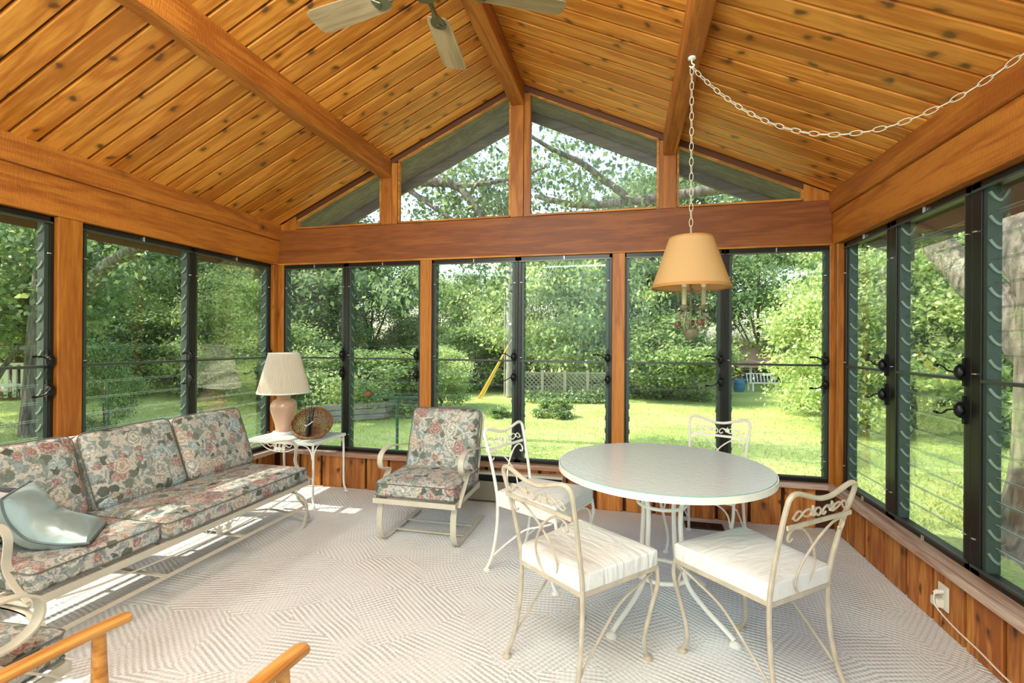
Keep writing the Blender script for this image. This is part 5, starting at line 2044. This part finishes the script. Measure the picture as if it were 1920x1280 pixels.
# ------------------------------------------------------------------ garden furniture and far buildings
M_STONE = plain('weathered_bed_timber', hexc('#9a9284'), .9, var=.2, bscale=6)
M_GREENPOST = plain('green_post_metal', hexc('#1f4a36'), .5)
M_YELLOW = plain('yellow_plastic', hexc('#e0b040'), .5)
M_POLE = plain('weathered_pole', hexc('#9b968a'), .9, var=.15, bscale=4)
M_LATTICE = plain('grey_lattice_wood', hexc('#8c8a74'), .8)
M_WALL = plain('brown_house_wall', hexc('#8a6a54'), .8)
M_ROOF = plain('pinkish_shingle_roof', hexc('#d8a898'), .9, var=.08, bscale=12)
M_GREYROOF = plain('pale_grey_shingle_roof', hexc('#b4b2b4'), .9, var=.08, bscale=12)
M_WHITEWOOD = plain('white_painted_wood', hexc('#e4e4de'), .7)
M_DARKWIN = plain('dark_window', hexc('#39444a'), .2)
M_BLUE = plain('blue_plastic', hexc('#2f6f8f'), .5)
M_POPPY = plain('poppy_red', hexc('#e0503a'), .6)

# raised vegetable bed with courses of timbers
rb = thing('raised_bed', yard(bb(665), 10.8), 0, 'grey raised vegetable bed on the lawn behind the end table', 'garden bed')
p, q, s_ = yard(bb(575), 10.2), yard(bb(722), 11.0), yard(bb(800), 13.0)
for k in range(3):
    z = GZ + .06 + k * .125
    o = .02 * (k % 2)
    MB().beam((p.x - o, p.y, z), (q.x + o, q.y, z), .10, .115).build('timber', M_STONE, rb, keep=True, bevel=.01)
    MB().beam((q.x, q.y + o, z), (s_.x, s_.y, z), .10, .115).build('timber', M_STONE, rb, keep=True, bevel=.01)
cs = [np.array(p.lerp(q, t_) + (s_ - q) * k_) + np.array((0, 0, .35 + h_)) for t_, k_, h_ in r.random((110, 3)) * np.array((1, .9, .55))]
fo = link('bed_plants', leaf_mesh('bed_plants', cs, 26, .14, .10, M_LEAF2, 28, flat=1.0), rb)
fo.matrix_parent_inverse = world_of(rb).inverted()
tag(fo, kind='stuff')
pp = thing('poppy', yard(bb(690), 10.45, .0), 0, 'single red poppy flower rising from the edge of the raised bed', 'flower')
pc = Vector((0, 0, .22))
MB().tube([(0, 0, -.1), (0, 0, .2)], .006, 5).build('stem', M_GREENPOST, pp)
for k in range(4):
    a = k * pi / 2
    MB().blob((.035 * cos(a), .035 * sin(a), .215), (.05, .05, .05), 8, 5, Matrix.Rotation(a, 3, 'Z') @ Matrix.Diagonal((.5, 1, 1)).to_3x3()).build('petal', M_POPPY, pp, smooth=True)

# green post with a crossbar
gpst = thing('garden_stand', (-.02, 2.48, GZ), 0, 'dark green T-shaped metal stand on the lawn, left of the first back post', 'stand')
MB().tube([(0, 0, 0), (0, 0, .94)], .022, 10).build('post', M_GREENPOST, gpst, smooth=True)
MB().beam((-.36, -.09, .94), (.40, .10, .94), .035, .03).build('crossbar', M_GREENPOST, gpst)
MB().beam((-.36, -.09, .88), (.40, .10, .88), .008, .008).build('wire', M_GREENPOST, gpst)

# stake by the young tree and wire frames on the left lawn
sk = thing('wire_fence', (-4.4, .9, GZ), 0, 'low wire fence with thin stakes on the lawn outside the wide left window', 'fence')
a0, a1 = yard(bb(298), 8.0), yard(bb(372), 8.6)
for f_ in (0, .5, 1):
    pz = a0.lerp(a1, f_)
    MB().tube([(pz.x, pz.y, GZ), (pz.x, pz.y, GZ + .50)], .008, 6).build('stake', M_WHITE_CLIP, sk, keep=True)
for z in (.12, .22, .33, .45):
    MB().tube([(a0.x, a0.y, GZ + z), (a1.x, a1.y, GZ + z)], .006, 5).build('wire', M_WHITE_CLIP, sk, keep=True)
sp = yard(bb(203), 8.4)
o = MB().tube([(0, 0, 0), (0, 0, 1.05)], .018, 7).build('plant_stake', M_GREENPOST, None)
o.location = sp
tag(o, 'thin dark stake in the lawn beside the young tree', 'stake')

# utility pole with its yellow guy guards
up = thing('utility_pole', yard(bb(956), 15.5), 0, 'tall weathered utility pole beyond the lawn, with guy wires at its left', 'pole')
MB().tube([(0, 0, 0), (0, 0, 4.0), (0, 0, 8.5)], [.13, .12, .10], 12).build('pole', M_POLE, up, smooth=True)
MB().tube([(-.16, -.05, 0), (-.16, -.05, 7.5)], .022, 8).build('conduit', M_WHITE_CLIP, up, smooth=True)
g0 = yard(bb(897), 14.9) - up.location
for dx, hz in ((0, 1.0), (.12, .78), (.05, .9)):
    s0 = g0 + Vector((dx, .1 * dx, 0))
    e = s0 + Vector((.87 - dx, .21, 1.58)) * 3.0
    d_ = (e - s0).normalized()
    MB().tube([s0, s0 + d_ * 1.9 * hz], .024, 8).build('guy_guard', M_YELLOW, up, smooth=True)
    MB().tube([s0 + d_ * 1.8 * hz, e], .008, 5).build('guy_wire', M_POLE, up)

# lattice fence
lf = thing('lattice_fence', yard(bb(1060), 14.4), 0, 'brown diamond lattice fence at the back of the lawn, behind the round shrub', 'fence')
p, q = yard(bb(975), 14.4), yard(bb(1145), 14.4)
ex = (q - p)
Lw = ex.length
ex.normalize()
ey = Vector((-ex.y, ex.x, 0))
z0, z1 = GZ + .27, GZ + .84
for d in (0, 1, 2, 3, 4):
    c = p + ex * Lw * d / 4
    MB().beam((c.x, c.y, GZ), (c.x, c.y, z1 + .08), .09, .09, up=(0, 1, 0)).build('post', M_LATTICE, lf, keep=True)
for z in (z0, z1):
    MB().beam((p.x, p.y, z), (q.x, q.y, z), .05, .05).build('rail', M_LATTICE, lf, keep=True)
hgt = z1 - z0
stp = .13
k = -hgt
sl = 0
while k < Lw:
    for dr, off in ((1, .012), (-1, -.012)):
        xs = (k, k + hgt) if dr > 0 else (k + hgt, k)
        a, b = p + ex * xs[0] + ey * off, p + ex * xs[1] + ey * off
        A3_, B3_ = Vector((a.x, a.y, z0)), Vector((b.x, b.y, z1))
        # clip to the fence ends
        def cl(P_, Q_):
            s = (P_ - p).dot(ex)
            e_ = (Q_ - p).dot(ex)
            if abs(e_ - s) < 1e-6:
                return P_
            t_ = max(0, min(1, (max(0, min(Lw, s)) - s) / (e_ - s)))
            return P_.lerp(Q_, t_)
        A4_, B4_ = cl(A3_, B3_), cl(B3_, A3_)
        if (A4_ - B4_).length > .1:
            MB().beam(A4_, B4_, .008, .036).build('slat', M_LATTICE, lf, keep=True)
    k += stp

cs = [np.array(yard(bb(u_), 14.0 + .3 * h_, GZ + .10 + .16 * h_)) for u_, h_ in zip(r.uniform(985, 1150, 60), r.random(60))]
bp2 = thing('ground_cover', yard(bb(1065), 14.0), 0, 'strip of dark low plants along the foot of the lattice fence', 'plants')
tag(link('foliage', leaf_mesh('foliage', cs, 30, .16, .09, M_LEAF3, 38), bp2, keep=True), kind='stuff')

# low house with the pink roof at the right
hs = thing('garden_house', yard(bb(1440), 21.5), 0, 'low brown house with a pinkish roof at the far right end of the lawn', 'house')
p, q = yard(bb(1372), 21.5), yard(bb(1540), 22.5)
ex = (q - p)
Lw = ex.length
ex.normalize()
ey = Vector((-ex.y, ex.x, 0))
Mh = Matrix((ex, ey, (0, 0, 1))).transposed().to_4x4()
Mh.translation = (p.x, p.y, GZ)


def hb(name, mat, a, b, bev=0):
    return MB().span(a, b).xf(Mh).build(name, mat, hs, keep=True, bevel=bev)


hb('wall', M_WALL, (0, 0, -.3), (Lw, 4, .75))
for i, x in enumerate((.5, 1.5, 2.7)):
    fr = hb('window', M_WHITEWOOD, (x, -.03, .1), (x + .7, .0, .62))
    MB().span((x + .05, -.04, .14), (x + .65, -.028, .58)).xf(Mh).build('pane', M_DARKWIN, fr, keep=True)
for x in (.3, 1.35, 2.4, 3.5):
    hb('porch_post', M_WHITEWOOD, (x, -.85, -.1), (x + .07, -.78, .74))
rf = MB()
rf.add([(-.4, -1.0, .72), (Lw + .4, -1.0, .72), (Lw + .4, 2.0, 1.75), (-.4, 2.0, 1.75), (-.4, -1.0, .80), (Lw + .4, -1.0, .80), (Lw + .4, 2.0, 1.83), (-.4, 2.0, 1.83)],
       [(0, 3, 2, 1), (4, 5, 6, 7), (0, 1, 5, 4), (1, 2, 6, 5), (2, 3, 7, 6), (3, 0, 4, 7)])
rf.xf(Mh).build('roof', M_ROOF, hs, keep=True)
bc_ = thing('garden_bench', yard(bb(1433), 17.8), .25, 'white slatted bench in the shade in front of the pink-roofed house', 'bench')
for k in range(4):
    MB().beam((-.55, -.18 + k * .1, .30), (.55, -.18 + k * .1, .30), .07, .02).build('seat_slat', M_WHITEWOOD, bc_)
for k in range(9):
    MB().beam((-.52 + k * .13, .2, .32), (-.52 + k * .13, .28, .62), .03, .02, up=(0, 1, 0)).build('back_slat', M_WHITEWOOD, bc_)
MB().beam((-.56, .28, .63), (.56, .28, .63), .05, .03).build('back_rail', M_WHITEWOOD, bc_)
for x in (-.5, .5):
    for y in (-.16, .17):
        MB().beam((x, y, 0), (x, y, .3), .05, .05, up=(0, 1, 0)).build('leg', M_WHITEWOOD, bc_)
rbin = thing('rain_barrel', yard(bb(1386), 17.6), 0, 'blue barrel standing left of the white bench', 'barrel')
MB().lathe([(0, 0), (.17, 0), (.20, .12), (.20, .30), (.18, .42), (.15, .45), (0, .46)], 18).build('body', M_BLUE, rbin, smooth=True)
for z in (.12, .30):
    MB().lathe([(.200, z - .015), (.207, z - .01), (.207, z + .01), (.200, z + .015)], 18).build('hoop', M_BLUE, rbin, smooth=True)

# neighbour house and white-railed deck at the left
nh = thing('neighbour_house', yard(bb(-10), 22), 0, 'neighbour house with a pale grey roof seen at the far left', 'house')
p, q = yard(bb(-260), 21), yard(bb(62), 22.5)
ex = (q - p)
Lw = ex.length
ex.normalize()
ey = Vector((-ex.y, ex.x, 0))
Mh = Matrix((ex, ey, (0, 0, 1))).transposed().to_4x4()
Mh.translation = (p.x, p.y, GZ)
MB().span((0, 0, -.2), (Lw, 4, 1.0)).xf(Mh).build('wall', M_WALL, nh, keep=True)
for i in range(4):
    x = .8 + i * 1.9
    if x + .9 < Lw:
        fr = MB().span((x, -.04, .25), (x + .9, 0, .85)).xf(Mh).build('window', M_WHITEWOOD, nh, keep=True)
        MB().span((x + .06, -.05, .30), (x + .84, -.035, .80)).xf(Mh).build('pane', M_DARKWIN, fr, keep=True)
rf = MB()
rf.add([(-.4, -.6, .98), (Lw + .3, -.6, .98), (Lw + .3, 2.2, 2.3), (-.4, 2.2, 2.3), (-.4, -.6, 1.08), (Lw + .3, -.6, 1.08), (Lw + .3, 2.2, 2.4), (-.4, 2.2, 2.4)],
       [(0, 3, 2, 1), (4, 5, 6, 7), (0, 1, 5, 4), (1, 2, 6, 5), (2, 3, 7, 6), (3, 0, 4, 7)])
rf.xf(Mh).build('roof', M_GREYROOF, nh, keep=True)
dk = thing('railed_deck', yard(bb(20), 14), 0, 'small garden deck with white railing posts at the far left, behind the trunk', 'deck')
p, q = yard(bb(-70), 13.6), yard(bb(58), 14.2)
ex = (q - p)
Lw = ex.length
ex.normalize()
ey = Vector((-ex.y, ex.x, 0))
Mh = Matrix((ex, ey, (0, 0, 1))).transposed().to_4x4()
Mh.translation = (p.x, p.y, GZ)
for k in range(5):
    MB().span((0, .02 + k * .36, .16), (Lw, .34 + k * .36, .22)).xf(Mh).build('deck_board', M_WALL, dk, keep=True)
MB().span((0, .02, -.05), (Lw, 1.8, .155)).xf(Mh).build('deck_base', M_WALL, dk, keep=True)
for k in range(9):
    x = Lw * k / 8
    MB().span((x - .045, 0, .05), (x + .045, .08, 1.02)).xf(Mh).build('railing_post', M_WHITEWOOD, dk, keep=True)
for z in (.38, 1.0):
    MB().span((-.05, -.01, z), (Lw + .05, .09, z + .07)).xf(Mh).build('rail', M_WHITEWOOD, dk, keep=True)

# board fence far behind the lamp, garden chair, feeding table
bf = thing('board_fence', yard(bb(600), 17.5), 0, 'brown upright board fence behind the shrubs, left of the first back post', 'fence')
p, q = yard(bb(455), 17), yard(bb(800), 18.4)
nb = 26
for k in range(nb):
    a, b = p.lerp(q, k / nb), p.lerp(q, (k + .9) / nb)
    MB().beam((a.x, a.y, GZ + .5), (b.x, b.y, GZ + .5), .03, 1.0 + .03 * (k % 3)).build('board', M_WALL, bf, keep=True)
for z in (.25, .8):
    a, b = p + Vector((0, .05, GZ * 0 + 0)), q + Vector((0, .05, 0))
    MB().beam((a.x, a.y, GZ + z), (b.x, b.y, GZ + z), .05, .08).build('rail', M_WALL, bf, keep=True)
gc = thing('garden_chair', yard(bb(608), 12.6, GZ + .12), -.3, 'dark garden chair among the shrubs above the lamp table', 'chair')
MB().box((0, .18, .66), (.46, .03, .50), M=Matrix.Rotation(-.2, 3, 'X')).build('backrest', M_DARKWIN, gc, bevel=.02)
MB().box((0, -.06, .38), (.46, .44, .03)).build('seat', M_DARKWIN, gc, bevel=.01)
for x in (-.21, .21):
    for y in (-.24, .14):
        MB().tube([(x, y, -.1), (x, y, .38)], .016, 7).build('leg', M_WHITE_CLIP, gc)
ft = thing('feeding_table', yard(bb(782), 12.9), .2, 'small trestle feeding table near the first back post', 'table')
MB().box((0, 0, .98), (.5, .28, .03)).build('table_top', M_WHITEWOOD, ft)
for s in (-1, 1):
    for y in (-.1, .1):
        MB().beam((s * .14, y, .97), (s * .24, y, 0), .04, .03, up=(0, 1, 0)).build('leg', M_WHITEWOOD, ft)
